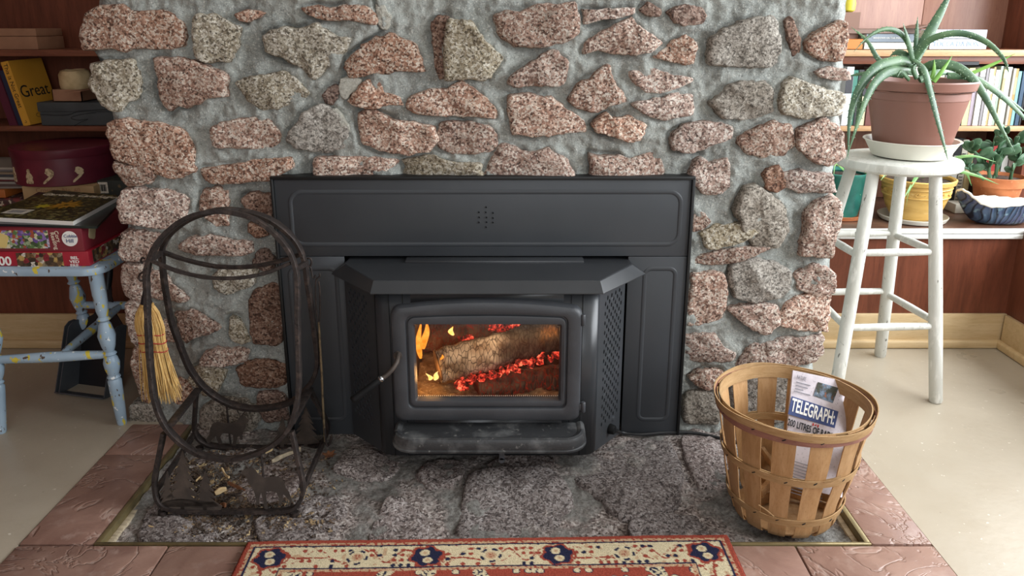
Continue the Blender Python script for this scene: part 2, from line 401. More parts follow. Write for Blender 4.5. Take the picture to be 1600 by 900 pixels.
def floor_mat():
    T = NT('beige_painted_concrete'); vec = T.coord()
    c = T.mix(T.mapr(T.noise(vec, 1.4, 4), 0.35, 0.7), '#b5aa98', '#a69b89')
    c = T.mix(T.mapr(T.noise(vec, 11, 5, 0.7), 0.5, 0.8, 0, 0.5), c, '#a39682')
    c = T.mix(T.mapr(T.voro(vec, 9), 0.0, 0.028, 0.75, 0), c, '#6d6255')
    c = T.mix(T.mapr(T.noise(vec, 60, 2), 0.70, 0.74, 0, 0.6), c, '#e2dccf')
    n1 = T.bump(T.noise(vec, 7, 4), 0.35, 0.006); n2 = T.bump(T.noise(vec, 60, 4), 0.22, 0.002, n1)
    return T.done(c, T.mapr(T.noise(vec, 5, 3), 0.3, 0.7, 0.26, 0.42), 0, n2, 0.5)
MAT['floor'] = floor_mat()
def tile_mat():
    T = NT('slate_look_terracotta_tile'); vec = T.coord(); oi = T.n('ShaderNodeObjectInfo')
    ad = T.n('ShaderNodeVectorMath'); ad.operation = 'ADD'; T.link(vec, ad.inputs[0]); cx = T.n('ShaderNodeCombineXYZ')
    T.link(T.math('MULTIPLY', oi.outputs['Random'], 9.0), cx.inputs[0]); T.link(cx.outputs[0], ad.inputs[1]); v = ad.outputs[0]
    c = T.mix(T.mapr(T.noise(v, 6, 5, 0.6, 0.8), 0.36, 0.68), '#99796b', '#7c5d52')
    c = T.mix(T.mapr(T.noise(v, 22, 5, 0.65), 0.55, 0.8, 0, 0.6), c, '#b39c90')
    ridge = T.math('ABSOLUTE', T.math('SUBTRACT', T.noise(v, 5, 4, 0.6, 1.2), 0.5))
    c = T.mix(T.mapr(ridge, 0.0, 0.010, 0.35, 0), c, '#cdbab0')
    n1 = T.bump(T.mapr(ridge, 0, 0.03), 0.5, 0.004); n2 = T.bump(T.noise(v, 40, 5), 0.35, 0.003, n1)
    return T.done(c, 0.42, 0, n2, 0.5)
MAT['tile'] = tile_mat()
MAT['grout'] = pm('grout', '#7d7168', 0.9, 0, [(40, '#5f554e', 0.4, 0.7, 3)], (120, 0.4))

def emis(name, col, st):
    T = NT(name); T.b.inputs['Base Color'].default_value = lin(col); T.b.inputs['Emission Color'].default_value = lin(col)
    T.b.inputs['Emission Strength'].default_value = st; return T.m
def glass_mat():
    T = NT('stove_glass'); out = T.t.nodes['Material Output']
    tr = T.n('ShaderNodeBsdfTransparent'); tr.inputs[0].default_value = (0.97, 0.95, 0.92, 1)
    gl = T.n('ShaderNodeBsdfGlossy'); gl.inputs['Roughness'].default_value = 0.06
    fr = T.n('ShaderNodeFresnel'); fr.inputs[0].default_value = 1.35
    mx = T.n('ShaderNodeMixShader'); T.link(fr.outputs[0], mx.inputs[0]); T.link(tr.outputs[0], mx.inputs[1]); T.link(gl.outputs[0], mx.inputs[2])
    T.link(mx.outputs[0], out.inputs[0]); return T.m
MAT['glass'] = glass_mat()
def flame_mat(name, a, b, st):
    T = NT(name); out = T.t.nodes['Material Output']; vec = T.coord()
    c = T.mix(T.mapr(T.noise(vec, 60, 3), 0.35, 0.65), a, b)
    em = T.n('ShaderNodeEmission'); T.link(c, em.inputs[0]); em.inputs[1].default_value = st
    tr = T.n('ShaderNodeBsdfTransparent'); lw = T.n('ShaderNodeLayerWeight'); lw.inputs[0].default_value = 0.35
    mx = T.n('ShaderNodeMixShader'); T.link(T.mapr(lw.outputs['Facing'], 0.0, 0.9, 0.15, 1.0), mx.inputs[0])
    T.link(em.outputs[0], mx.inputs[1]); T.link(tr.outputs[0], mx.inputs[2]); T.link(mx.outputs[0], out.inputs[0]); return T.m
MAT['flame'] = flame_mat('flame', '#ff7a1c', '#ffb048', 1.05)
MAT['flame_hot'] = flame_mat('hot_flame', '#ffb03a', '#ffe09a', 1.35)
def ember_mat():
    T = NT('glowing_ember'); vec = T.coord(); g = T.noise(vec, 70, 5, 0.72)
    e = T.ramp(g, [(0.40, '#0d0403'), (0.49, '#6f140e'), (0.56, '#e83a2a'), (0.66, '#ff9a70')])
    T.link(e, T.b.inputs['Emission Color']); T.b.inputs['Emission Strength'].default_value = 0.8
    return T.done('#2a1510', 0.9, 0, T.bump(g, 0.8, 0.006))
MAT['ember'] = ember_mat()
def log_mat(name, ash, mid, char, lo, hi, glow=0.0, grad=False):
    T = NT(name); vec = T.coord(); st = T.coord((2.0, 0.8, 0.8), (0, 0.27, 0))
    ck = T.voro(st, 55, 'DISTANCE_TO_EDGE'); c = T.mix(T.mapr(T.noise(vec, 26, 4), lo, hi), ash, mid)
    c = T.mix(T.mapr(ck, 0.0, 0.09, 0.9, 0), c, char)
    if grad:
        sx_ = T.n('ShaderNodeSeparateXYZ'); T.link(vec, sx_.inputs[0]); g_ = T.math('ADD', sx_.outputs[0], T.math('MULTIPLY', T.math('SUBTRACT', T.noise(vec, 18, 4), 0.5), 0.16))
        c = T.mix(T.mapr(g_, -0.03, 0.03, 0, 0.85), c, '#3a2a22')
    if glow:
        T.link(T.mix(T.mapr(ck, 0.0, 0.05, 1, 0), '#000000', '#c02a10'), T.b.inputs['Emission Color']); T.b.inputs['Emission Strength'].default_value = glow
    return T.done(c, 0.95, 0, T.bump(ck, 0.7, 0.006))
MAT['log_ash'] = log_mat('ashen_log_bark', '#d6c8b2', '#85705a', '#241b16', 0.38, 0.62, 0.0, True)
MAT['log_char'] = log_mat('charred_log', '#6b5546', '#3d2d25', '#17100d', 0.4, 0.65, 0.25)
MAT['ash'] = pm('wood_ash', '#9a8468', 0.95, 0, [(40, '#5f4c3b', 0.42, 0.7, 5), (120, '#c9b79a', 0.58, 0.75, 3)], (90, 0.8, 0.006))
MAT['logend'] = pm('log_end', '#6e5440', 0.9, 0, [(40, '#3a2a20', 0.4, 0.7, 4)], (90, 0.6))
# ------------------------------------------------------------------ floor, hearth, tiles
struct('floor', MB().box((-3.4, -4.3, -0.12), (-1.085, 1.3, 0.0)).box((0.925, -4.3, -0.12), (3.0, 1.3, 0.0))
       .box((-1.085, -4.3, -0.12), (0.925, -1.12, 0.0)).box((-1.085, 0.06, -0.12), (-0.9, 1.3, 0.0)).box((-0.9, -1.12, -0.12), (0.925, 1.3, -0.075))
       .box((0.7, 0.1, -0.12), (0.925, 1.3, 0.0)), MAT['floor'], smooth=False)
HX0, HX1, HYF = -0.905, 0.776, -0.462          # inner edge of the tiled border
bed = MB()
bed.box((-1.085, -1.12, -0.07), (HX0 - 0.012, 0.06, -0.006)).box((HX0 - 0.02, -1.12, -0.07), (0.925, HYF - 0.008, -0.006)).box((HX1 + 0.012, -0.47, -0.07), (0.925, 0.1, -0.006))
fb = struct('floor_tile_border', bed, MAT['grout'], smooth=False)
def tile(x0, y0, x1, y1):
    m = MB().box((x0 + 0.0018, y0 + 0.0018, -0.03), (x1 - 0.0018, y1 - 0.0018, 0.004 + random.uniform(-0.0008, 0.0008)), 0.003)
    build('tile', m, MAT['tile'], fb)
for (a, b) in ((-0.469, -0.103), (-0.103, 0.06)): tile(-1.084, a, HX0 - 0.012, b)
for (a, b) in ((-0.469, -0.128), (-0.128, 0.1)): tile(HX1 + 0.012, a, 0.924, b)
xs = [-1.084, -0.751, -0.408, -0.065, 0.278, 0.62, 0.924]
for i in range(6):
    tile(xs[i], -0.795, xs[i + 1], -0.471); tile(xs[i], -1.119, xs[i + 1], -0.797)
t1 = struct('trim_1', MB().box((HX0 - 0.012, HYF - 0.004, -0.04), (HX0 + 0.0, 0.05, 0.005), 0.001), MAT['brass'])
build('wood_strip', MB().box((HX0, HYF, -0.045), (HX0 + 0.013, 0.05, -0.012), 0.001).jitter(0.001, 40), MAT['woodstrip'], t1)
struct('trim_2', MB().box((HX0 - 0.012, HYF - 0.008, -0.045), (HX1 + 0.012, HYF, 0.0055), 0.001), MAT['brass'])
t3 = struct('trim_3', MB().box((HX1, HYF, -0.04), (HX1 + 0.012, 0.05, 0.005), 0.001), MAT['brass'])
build('wood_strip', MB().box((HX1 - 0.013, HYF, -0.045), (HX1, 0.05, -0.014), 0.001).jitter(0.001, 40), MAT['woodstrip'], t3)

def hearth_z(x, y):
    b = lerp(-0.022, 0.0, sm(-0.46, -0.1, y)) + 0.009 * nz((x, y, 0), 7) + 0.006 * nz((x, y, 3), 26)
    return b
def hb(u, v):
    x = lerp(HX0 + 0.004, HX1 - 0.004, u); y = lerp(HYF + 0.002, 0.10, v); return Vector((x, y, hearth_z(x, y)))
hearth = struct('floor_hearth', MB().grid(hb, 300, 100), MAT['hearth_bed'], sharp=False)

def blob(outline3, center, normal, proud, depth, rough, seed, n=60):
    """a rough stone: outline in the wall plane, domed and broken surface, edges running back into the mortar"""
    m = MB(); k_ = max(3, n // len(outline3)); out = [a * .45 + lerp(outline3[i // k_], outline3[(i // k_ + 1) % len(outline3)], (i % k_) / k_) * .55 for i, a in enumerate(catmull(outline3, k_, True))]; N = len(out); c = Vector(center); nr = Vector(normal); loops = []
    off = Vector((seed * 3.7, seed * 1.3, seed * 2.1))
    tilt = Vector((random.uniform(-1, 1), random.uniform(-1, 1), random.uniform(-1, 1))); tilt = tilt - nr * tilt.dot(nr)
    size = sum((p - c).length for p in out) / N; rough *= min(1.0, size / 0.04)
    for (s, hgt) in ((1.04, -depth), (1.01, -0.35 * depth), (0.995, 0.25 * proud), (0.968, 0.78 * proud), (0.90, 0.95 * proud), (0.75, 1.0 * proud), (0.56, 1.05 * proud), (0.36, 1.08 * proud), (0.17, 1.1 * proud)):
        L = []
        for p in out:
            q = c + (p - c) * s
            if s > 0.9:
                q += (p - c).normalized() * (0.007 * noise.noise((p + off) * 40) + 0.004 * noise.noise((p + off) * 95))
            h = hgt
            if s < 1.0:
                h += rough * (0.75 * noise.noise((q + off) * 16) + 0.6 * noise.noise((q + off) * 42) + 0.35 * noise.noise((q + off) * 100)) * min(1, (1.03 - s) * 9)
                h += tilt.dot(q - c) * 0.12 - rough * 0.9 * abs(noise.noise((q + off) * 24 + Vector((3, 8, 2))))
            L.append(q + nr * h)
        loops.append(L)
    m.loft(loops)
    mid = c + nr * (1.1 * proud + rough * 0.5 * noise.noise((c + off) * 16)); b = len(m.v); m.v.append(mid); base = (len(loops) - 1) * N
    for k in range(N): m.f.append((base + k, base + (k + 1) % N, b))
    return m

# stones bedded in the hearth, traced on the hearth plane
HS = ["572,833 580,815 605,780 625,782 655,795 672,815 670,835 650,841 580,841",
      "712,841 717,800 732,750 760,743 800,738 850,738 882,755 897,780 905,815 910,838 860,841 780,842",
      "892,752 885,718 940,692 1010,687 1050,700 1066,740 1060,788 1000,808 968,810 935,782",
      "982,815 1020,801 1090,799 1110,815 1105,833 1040,837 985,836",
      "1064,690 1120,688 1150,705 1150,760 1092,762 1068,722",
      "405,838 395,808 430,790 480,775 530,772 542,800 515,835 460,842",
      "520,740 545,705 600,705 640,722 620,742 575,752",
      "650,745 670,722 720,722 728,745 705,760 665,762",
      "215,838 225,800 262,772 300,775 330,800 340,830 300,841",
      "352,770 380,735 430,730 470,745 460,772 400,785", "760,730 790,716 850,716 870,728 820,735"]
for k, s in enumerate(HS):
    pts = [tuple(map(float, q.split(','))) for q in s.split()]
    o3 = [P(x, y, Z=-0.005) for x, y in pts]; o3 = [Vector((p.x, p.y, hearth_z(p.x, p.y))) for p in o3]
    c = sum(o3, Vector()) / len(o3)
    build('hearth_stone', blob(o3, c, (0, 0, 1), 0.009, 0.02, 0.009, k + 1, 56), MAT['hearth'], hearth, sharp=False)

# ------------------------------------------------------------------ the stone chimney breast
def yface(x, z): return 0.03 + 0.06 * sm(-0.78, -1.04, x) * sm(0.55, 0.0, z)
LE = "150,0 148,12 135,42 133,66 142,82 149,96 147,120 156,150 170,175 173,195 178,235 183,255 194,285 195,300 190,325 197,345 193,370 193,395 199,408 194,430 197,460 200,480 204,510 212,540 209,570 214,620 208,640 207,660"
RE = "1329,-2 1325,30 1321,75 1322,110 1315,150 1317,200 1319,240 1306,260 1303,300 1309,325 1307,345 1298,375 1300,400 1301,450 1296,462 1293,505 1287,525 1283,548 1275,568 1272,590 1266,660"
def edge(s):
    q = []
    for t in s.split():
        a, b = map(float, t.split(',')); p = P(a, b, Y=0.06); q.append((p.z, p.x))
    q.sort(); return q
LEp, REp = edge(LE), edge(RE)
def ev(q, z):
    if z <= q[0][0]: return q[0][1]
    for (z0, x0), (z1, x1) in zip(q, q[1:]):
        if z <= z1: return lerp(x0, x1, (z - z0) / (z1 - z0))
    return q[-1][1]
crack = [P(a, b, Y=0.03) for a, b in ((583, -4), (588, 10), (593, 25), (594, 38), (597, 46), (580, 57), (560, 72), (545, 83), (537, 92), (534, 108), (536, 122), (528, 140))]
def dseg(p, a, b):
    ab = b - a; t = max(0, min(1, (p - a).dot(ab) / ab.length_squared)); return (p - a - ab * t).length
ST = []   # (material, proud, outline in px)
def S(m, s, ox=None, oy=None, pr=0.010):
    pts = [tuple(map(float, q.split(','))) for q in s.split()]
    if ox is not None: pts = [(ox + a / 4, oy + b / 4) for a, b in pts]
    ST.append((m, pr, pts))
p_, c_, g_, b_ = 'pink', 'cream', 'grey', 'brown'
S(p_, "560,90 640,40 780,40 830,80 960,70 1020,60 1100,90 1140,140 1155,240 1145,290 1020,300 860,290 800,310 700,300 560,310 525,250 535,170", 0, 0, .016)
S(c_, "1230,90 1330,100 1440,150 1490,180 1480,290 1440,370 1350,385 1250,370 1230,300 1225,180", 0, 0, .012)
S(c_, "585,400 700,390 830,370 860,420 880,500 870,590 800,640 750,680 680,680 620,600 580,520 590,460", 0, 0, .014)
S(p_, "980,370 1100,365 1220,390 1320,430 1420,470 1415,595 1300,610 1230,650 1120,650 1060,690 1010,610 1000,520 1010,480", 0, 0, .016)
S(p_, "1480,95 1540,80 1600,75 1640,85 1600,115 1550,125 1500,115", 0, 0, .006)
S(p_, "172,193 200,186 215,192 240,192 265,197 285,205 300,225 303,262 290,275 265,278 240,266 210,256 182,247 175,225", pr=.016)
S(p_, "181,254 200,259 232,261 240,275 232,284 205,288 190,276", pr=.012)
S(p_, "335,198 350,192 370,188 400,186 425,190 436,205 436,222 420,230 380,228 350,230 336,225")
S(p_, "313,265 325,262 360,258 400,250 430,246 455,246 456,262 435,272 424,279 380,282 345,287 320,282", pr=.013)
S(p_, "195,300 215,295 245,300 262,298 285,303 300,308 298,330 290,345 262,352 225,350 198,345 190,330 189,315", pr=.013)
S(p_, "318,300 335,297 355,300 355,320 358,348 340,350 325,338 317,325", pr=.008)
S(p_, "194,365 210,360 245,363 258,375 250,395 235,402 205,403 193,395", pr=.012)
S(p_, "285,380 300,370 330,367 360,373 392,377 393,392 380,398 350,396 310,396 292,390", pr=.017)
S(b_, "382,310 400,303 424,302 427,320 425,340 410,345 390,328", pr=.007)
S(p_, "196,418 215,412 232,418 240,440 235,462 222,470 205,465 196,450 193,435", pr=.012)
S(c_, "338,430 345,420 375,418 400,420 398,440 385,448 358,456 340,447", pr=.014)
S(p_, "240,425 258,430 270,445 285,455 292,465 285,470 255,465 240,462 235,440", pr=.010)
S(b_, "405,395 420,392 428,400 427,420 412,418 400,410", pr=.008)
S(b_, "395,350 412,352 420,365 405,368 392,360", pr=.006)
S(b_, "395,465 415,445 435,445 442,465 442,530 425,535 400,530 395,500", pr=.008)
S(p_, "200,475 212,472 222,480 225,505 218,525 213,540 206,520 201,500", pr=.010)
S(p_, "211,545 220,540 232,555 245,580 250,605 235,630 222,620 213,590 209,565", pr=.010)
S(g_, "208,635 220,632 240,628 250,640 246,655 225,660 208,655", pr=.010)
S(p_, "278,488 300,484 315,490 330,500 344,512 325,518 310,522 295,532 283,520", pr=.013)
S(p_, "253,505 263,502 270,510 275,530 262,530 253,520", pr=.008)
S(c_, "362,498 372,496 385,515 392,530 380,535 365,525", pr=.008)
S(p_, "318,558 328,548 345,544 370,544 388,546 386,560 370,566 335,568 318,566", pr=.018)
S(c_, "302,580 315,572 335,573 352,580 352,590 340,605 325,612 310,600 300,590", pr=.012)
S(b_, "375,575 385,565 405,563 430,562 448,570 448,595 430,602 400,602 380,598", pr=.009)
S(g_, "315,645 325,632 350,625 380,622 400,635 405,655 395,670 330,672 315,660", pr=.010)
S(p_, "270,600 285,590 300,605 305,620 290,628 275,625", pr=.008)
S(b_, "405,615 440,612 450,625 450,650 420,655 408,640", pr=.008)
S(p_, "300,50 400,35 480,55 560,40 680,40 740,80 755,150 680,145 600,125 480,120 380,110 320,80", 400, 0, .010)
S(c_, "60,230 180,170 260,200 360,155 430,190 500,230 600,240 560,320 480,390 420,440 370,490 320,450 250,390 150,350 80,320", 400, 0, .014)
S(c_, "373,130 385,122 410,118 440,112 460,120 470,135 482,145 470,155 440,167 410,168 395,158 385,145", pr=.012)
S(p_, "560,420 600,350 680,290 780,240 830,210 900,250 990,290 1020,350 1040,440 900,440 760,450 660,475 590,480", 400, 0, .013)
S(b_, "430,590 490,530 520,560 500,620 450,640", 400, 0, .005)
S(p_, "580,630 640,560 720,500 780,520 800,580 880,600 910,650 820,650 740,670 620,660", 400, 0, .010)
S(c_, "1210,140 1260,130 1340,140 1390,200 1430,270 1530,350 1530,390 1480,450 1450,490 1300,490 1190,490 1185,320", 400, 0, .024)
S(b_, "1100,150 1160,112 1205,110 1195,200 1185,470 1150,485 1120,400 1110,250", 400, 0, .002)
S(g_, "452,215 470,185 490,170 508,166 525,175 540,195 552,220 545,232 500,235 460,230", pr=.011)
S(p_, "560,178 590,175 615,190 650,192 675,198 680,218 668,236 630,238 590,232 568,222", pr=.013)
S(p_, "688,196 700,190 730,193 760,196 772,208 775,225 760,236 720,238 690,232 683,215", pr=.012)
S(p_, "940,650 1000,590 1090,560 1200,560 1280,520 1380,580 1460,640 1495,690 1480,735 1380,725 1250,710 1150,720 1000,700", 400, 0, .014)
S(p_, "380,90 520,80 700,85 850,95 880,110 830,150 825,190 700,200 400,200 375,180", 400, 225, .011)
S(c_, "920,100 1000,90 1120,75 1200,110 1380,115 1400,160 1410,205 960,205 940,150", 400, 225, .012)
S(p_, "765,255 775,235 790,225 800,228 825,240 850,232 862,235 885,250 895,270 890,278 762,278 760,265", pr=.014)
S(p_, "490,60 560,75 680,80 740,90 860,50 920,60 935,150 930,205 520,205 505,120", 800, 225, .012)
S(p_, "1100,190 1180,90 1240,120 1330,95 1360,180 1350,260 1300,305 1220,310 1160,270 1120,220", 800, 225, .014)
S(p_, "775,25 790,15 815,20 840,10 870,8 893,5 900,25 902,50 890,62 860,68 830,72 800,68 780,50", pr=.014)
S(p_, "450,60 560,70 640,60 740,55 745,85 640,110 560,120 470,145", 800, 0, .008)
S(p_, "450,290 520,230 620,170 740,120 800,180 900,240 925,270 880,310 800,330 700,330 560,310 460,335", 800, 0, .014)
S(p_, "890,350 980,290 1080,230 1140,270 1140,330 1120,390 1020,385 920,365", 800, 0, .011)
S(g_, "1108,95 1110,62 1130,48 1155,38 1180,28 1205,27 1215,50 1218,80 1210,100 1180,104 1140,102 1115,100", pr=.016)
S(b_, "980,80 1060,40 1180,50 1200,100 1170,145 1080,150 1020,130", 800, 0, .006)
S(b_, "800,60 850,20 910,60 910,100 840,90", 800, 0, .004)
S(p_, "795,130 805,115 830,100 850,85 862,80 880,92 885,105 880,130 870,135 840,130 815,135", pr=.013)
S(p_, "360,620 420,530 500,490 580,420 610,430 620,500 680,580 700,630 600,660 500,690 420,670", 800, 0, .013)
S(p_, "740,450 800,440 880,430 1000,470 1100,480 1120,500 1050,540 900,570 840,570 760,510", 800, 0, .010)
S(p_, "760,650 900,620 1000,600 1120,600 1130,690 1100,720 960,735 860,720", 800, 0, .013)
S(g_, "1113,160 1130,142 1155,130 1190,130 1205,145 1205,170 1190,178 1160,183 1135,185 1122,172", pr=.012)
S(p_, "795,165 800,150 830,148 860,155 880,168 910,188 912,205 890,207 850,210 805,208", pr=.014)
S(p_, "520,780 600,710 640,750 720,730 830,780 790,870 700,870 600,830 540,820", 800, 0, .012)
S(p_, "1050,210 1075,195 1110,192 1140,198 1140,215 1110,225 1085,235 1055,232", pr=.012)
S(p_, "1155,215 1175,205 1200,193 1225,195 1237,205 1237,225 1220,240 1190,242 1165,235", pr=.013)
S(p_, "230,310 250,250 330,190 430,145 475,150 485,220 475,300 450,370 380,370 300,350", 1200, 0, .013)
S(b_, "110,150 140,120 170,190 195,280 170,340 150,350 140,280 120,200", 1200, 0, .002)
S(p_, "310,450 380,430 460,430 490,490 420,495 360,485", 1200, 0, .010)
S(c_, "70,640 90,550 150,490 240,530 360,560 470,590 470,650 440,720 300,720 200,725 70,700", 1200, 0, .013)
S(p_, "1245,225 1247,203 1270,192 1285,187 1305,197 1316,212 1318,240 1308,250 1290,255 1270,248 1258,240", pr=.014)
S(p_, "80,180 200,170 390,190 410,290 380,300 200,290 110,260", 1200, 225, .010)
S(b_, "1193,268 1213,258 1222,275 1225,290 1210,298 1195,292", pr=.008)
S(p_, "240,430 290,380 360,340 420,350 440,400 430,500 400,560 390,690 310,690 200,690 210,600 230,520", 1200, 225, .022)
S(g_, "1150,330 1163,295 1180,290 1205,305 1225,330 1230,360 1215,385 1190,390 1165,365", pr=.014)
S(p_, "1243,430 1265,415 1290,418 1300,430 1300,455 1275,460 1250,450", pr=.010)
S(p_, "1120,740 1200,690 1400,650 1560,640 1600,640 1500,690 1340,740 1140,745", 800, 225, .008)
S(p_, "1080,430 1130,428 1133,470 1125,495 1100,502 1075,505", pr=.012)
S(g_, "1145,415 1175,405 1205,410 1232,425 1232,450 1215,462 1180,470 1150,462 1140,440", pr=.014)
S(p_, "1140,485 1160,478 1200,475 1212,478 1213,500 1200,515 1190,520 1165,505", pr=.018)
S(p_, "1080,300 1150,285 1250,290 1320,370 1390,400 1350,450 1250,440 1150,450 1085,430", 800, 450, .012)
S(p_, "1145,573 1165,550 1180,538 1210,538 1222,555 1210,570 1180,575 1150,577", pr=.014)
S(p_, "1217,490 1230,470 1260,462 1295,453 1294,490 1289,515 1275,512 1250,510 1220,505", pr=.014)
S(p_, "1195,535 1240,528 1284,525 1281,550 1270,563 1240,568 1200,567", pr=.012)
S(p_, "1120,560 1200,510 1320,520 1400,560 1330,600 1230,615 1150,600", 800, 450, .013)
S(g_, "1080,700 1150,640 1260,660 1290,720 1270,830 1080,820", 800, 450, .010)
S(p_, "1140,440 1200,440 1220,480 1180,520 1135,520", 800, 225, .008)
S(g_, "1140,590 1180,580 1240,575 1265,590 1262,640 1200,660 1150,650", pr=.012)
S(c_, "1095,365 1120,352 1160,350 1180,362 1150,378 1110,388", pr=.006)
S('mortar_white', "588,8 600,12 607,25 606,40 598,45 593,36 591,20", pr=.003)
S('mortar_white', "522,172 530,176 542,192 550,212 554,228 548,230 540,208 530,190", pr=.004)
S('mortar_white', "535,125 548,120 560,126 552,140 540,152 533,142", pr=.003)
OUT = []
for k, (m, pr, pts) in enumerate(ST):
    o3 = [P(x, y, Y=0.03) for x, y in pts]
    o3 = [P(x, y, Y=yface(q.x, q.z)) for (x, y), q in zip(pts, o3)]
    c = sum(o3, Vector()) / len(o3); o3 = [p + (p - c).normalized() * 0.006 for p in o3]
    OUT.append((m, pr + (0.004 if m == 'brown' and pr > 0.003 else 0), o3, c))
ZT = 1.5; NXg, NZg = 460, 330
def cf(u, v):
    z = lerp(-0.03, ZT, v); xl, xr = ev(LEp, z), ev(REp, z); wdt = xr - xl; x = xl + wdt * u
    e = min(x - xl, xr - x)
    y = yface(x, z) + 0.05 * (1 - sm(0, 0.05, e)) ** 2 
    p = Vector((x, 0, z))
    h = -0.003 + 0.014 * nz(p, 7, 2) + 0.010 * nz(p, 20, 2) + 0.0045 * noise.noise(p * 60) + 0.0025 * noise.noise(p * 140)
    h += 0.004 * (0.5 - abs(noise.noise(p * 9 + Vector((4, 4, 4)))))
    if z > 0.86 and -0.45 < x < -0.25:
        d = min(dseg(Vector((x, 0.03, z)), crack[i], crack[i + 1]) for i in range(len(crack) - 1))
        if d < 0.006: h -= 0.022 * (1 - d / 0.006)
    return Vector((x + 0.004 * noise.noise(p * 30), y - h * min(1, e / 0.03 + 0.25), z))
def hole(i, j):
    z = lerp(-0.03, ZT, j / NZg); x = lerp(-1.03, 0.84, i / NXg); return -0.46 < x < 0.315 and z < 0.54
wc = MB().grid(cf, NXg, NZg, hole)
# the pointing: mortar lapped up against the stones on one side, raked out into crevices on the other
import numpy as np
rg = random.Random(3); VX = np.array([p.x for p in wc.v]); VZ = np.array([p.z for p in wc.v]); DH = np.zeros(len(wc.v))
for (m, pr, o3, c) in OUT:
    if m == 'mortar_white': continue
    pad = 0.03; sel = np.where((VX > min(p.x for p in o3) - pad) & (VX < max(p.x for p in o3) + pad) & (VZ > min(p.z for p in o3) - pad) & (VZ < max(p.z for p in o3) + pad))[0]
    if not len(sel): continue
    x, z = VX[sel], VZ[sel]; d = np.full(len(sel), 9.0); inside = np.zeros(len(sel), bool); n_ = len(o3)
    for i in range(n_):
        a, b = o3[i], o3[(i + 1) % n_]; ex, ez = b.x - a.x, b.z - a.z; t = np.clip(((x - a.x) * ex + (z - a.z) * ez) / (ex * ex + ez * ez + 1e-12), 0, 1)
        d = np.minimum(d, np.hypot(x - a.x - t * ex, z - a.z - t * ez))
        cr2 = ((a.z > z) != (b.z > z)) & (x < (b.x - a.x) * (z - a.z) / (b.z - a.z + 1e-12) + a.x); inside ^= cr2
    sd = np.where(inside, -d, d); side_ = ((x - c.x) * -0.8 + (z - c.z) * rg.uniform(-0.6, 0.6)) / (np.hypot(x - c.x, z - c.z) + 1e-6)
    groove = np.clip(1 - np.abs(sd - 0.003) / 0.011, 0, 1) * np.clip(side_ * 1.6, 0, 1) * rg.choice((0.0, 0.006, 0.012, 0.02))
    lap = np.clip(1 - np.abs(sd - 0.006) / 0.014, 0, 1) * np.clip(-side_ * 1.5 + 0.3, 0, 1) * rg.uniform(0.002, 0.007)
    DH[sel] += lap - groove
for i, p in enumerate(wc.v): p.y -= max(-0.022, min(0.010, DH[i]))
nb = len(wc.v)
for side in (0, 1):                                       # the two flanks run back to the alcoves
    def fl(u, v, side=side):
        z = lerp(-0.03, ZT, v); q = cf(float(side), v); p = Vector((q.x, u * 2, z))
        return Vector((q.x + (0.004 * noise.noise(p * 20) if u > 0 else 0), lerp(q.y, 1.2, u), z))
    wc.grid(fl, 12, NZg)
chim = struct('wall_chimney', wc, MAT['mortar'], sharp=False)
for k, (m, pr, o3, c) in enumerate(OUT):
    build('plaster_patch' if m == 'mortar_white' else 'stone', blob(o3, c, (0, -1, 0), pr * 0.95 + 0.005, 0.035, 0.0095 if pr > 0.007 else 0.004, k + 20, 64), MAT[m], chim, sharp=False)

# ------------------------------------------------------------------ the rest of the room
struct('wall_back', MB().box((-2.3, 1.2, 0), (2.6, 1.32, 2.5)), MAT['wallpaint'], smooth=False)
struct('wall_left', MB().box((-2.42, -4.3, 0), (-2.3, 1.3, 2.5)), MAT['redwood'], smooth=False)
struct('wall_rear', MB().box((-2.42, -4.42, 0), (-0.8, -4.3, 2.5)).box((1.8, -4.42, 0), (2.7, -4.3, 2.5)).box((-0.8, -4.42, 0), (1.8, -4.3, 0.8)).box((-0.8, -4.42, 2.4), (1.8, -4.3, 2.5)), MAT['wallpaint'], smooth=False)
struct('wall_right', MB().box((2.5, -4.3, 0), (2.62, 1.3, 0.75)).box((2.5, -4.3, 2.15), (2.62, 1.3, 2.5)).box((2.5, -4.3, 0.75), (2.62, -1.95, 2.15)).box((2.5, 1.16, 0.75), (2.62, 1.3, 2.15)), MAT['wallpaint'], smooth=False)
struct('ceiling', MB().box((-2.42, -4.42, 2.5), (2.7, 1.32, 2.6)), MAT['ceil'], smooth=False)
wf = MB()
for y in (-1.93, -0.9, 0.1, 1.13): wf.box((2.5, y - 0.03, 0.75), (2.58, y + 0.03, 2.15), 0.004)
wf.box((2.5, -1.95, 0.75), (2.58, 1.16, 0.81), 0.004).box((2.5, -1.95, 2.09), (2.58, 1.16, 2.15), 0.004)
struct('window_1', wf, MAT['white_nosing'])

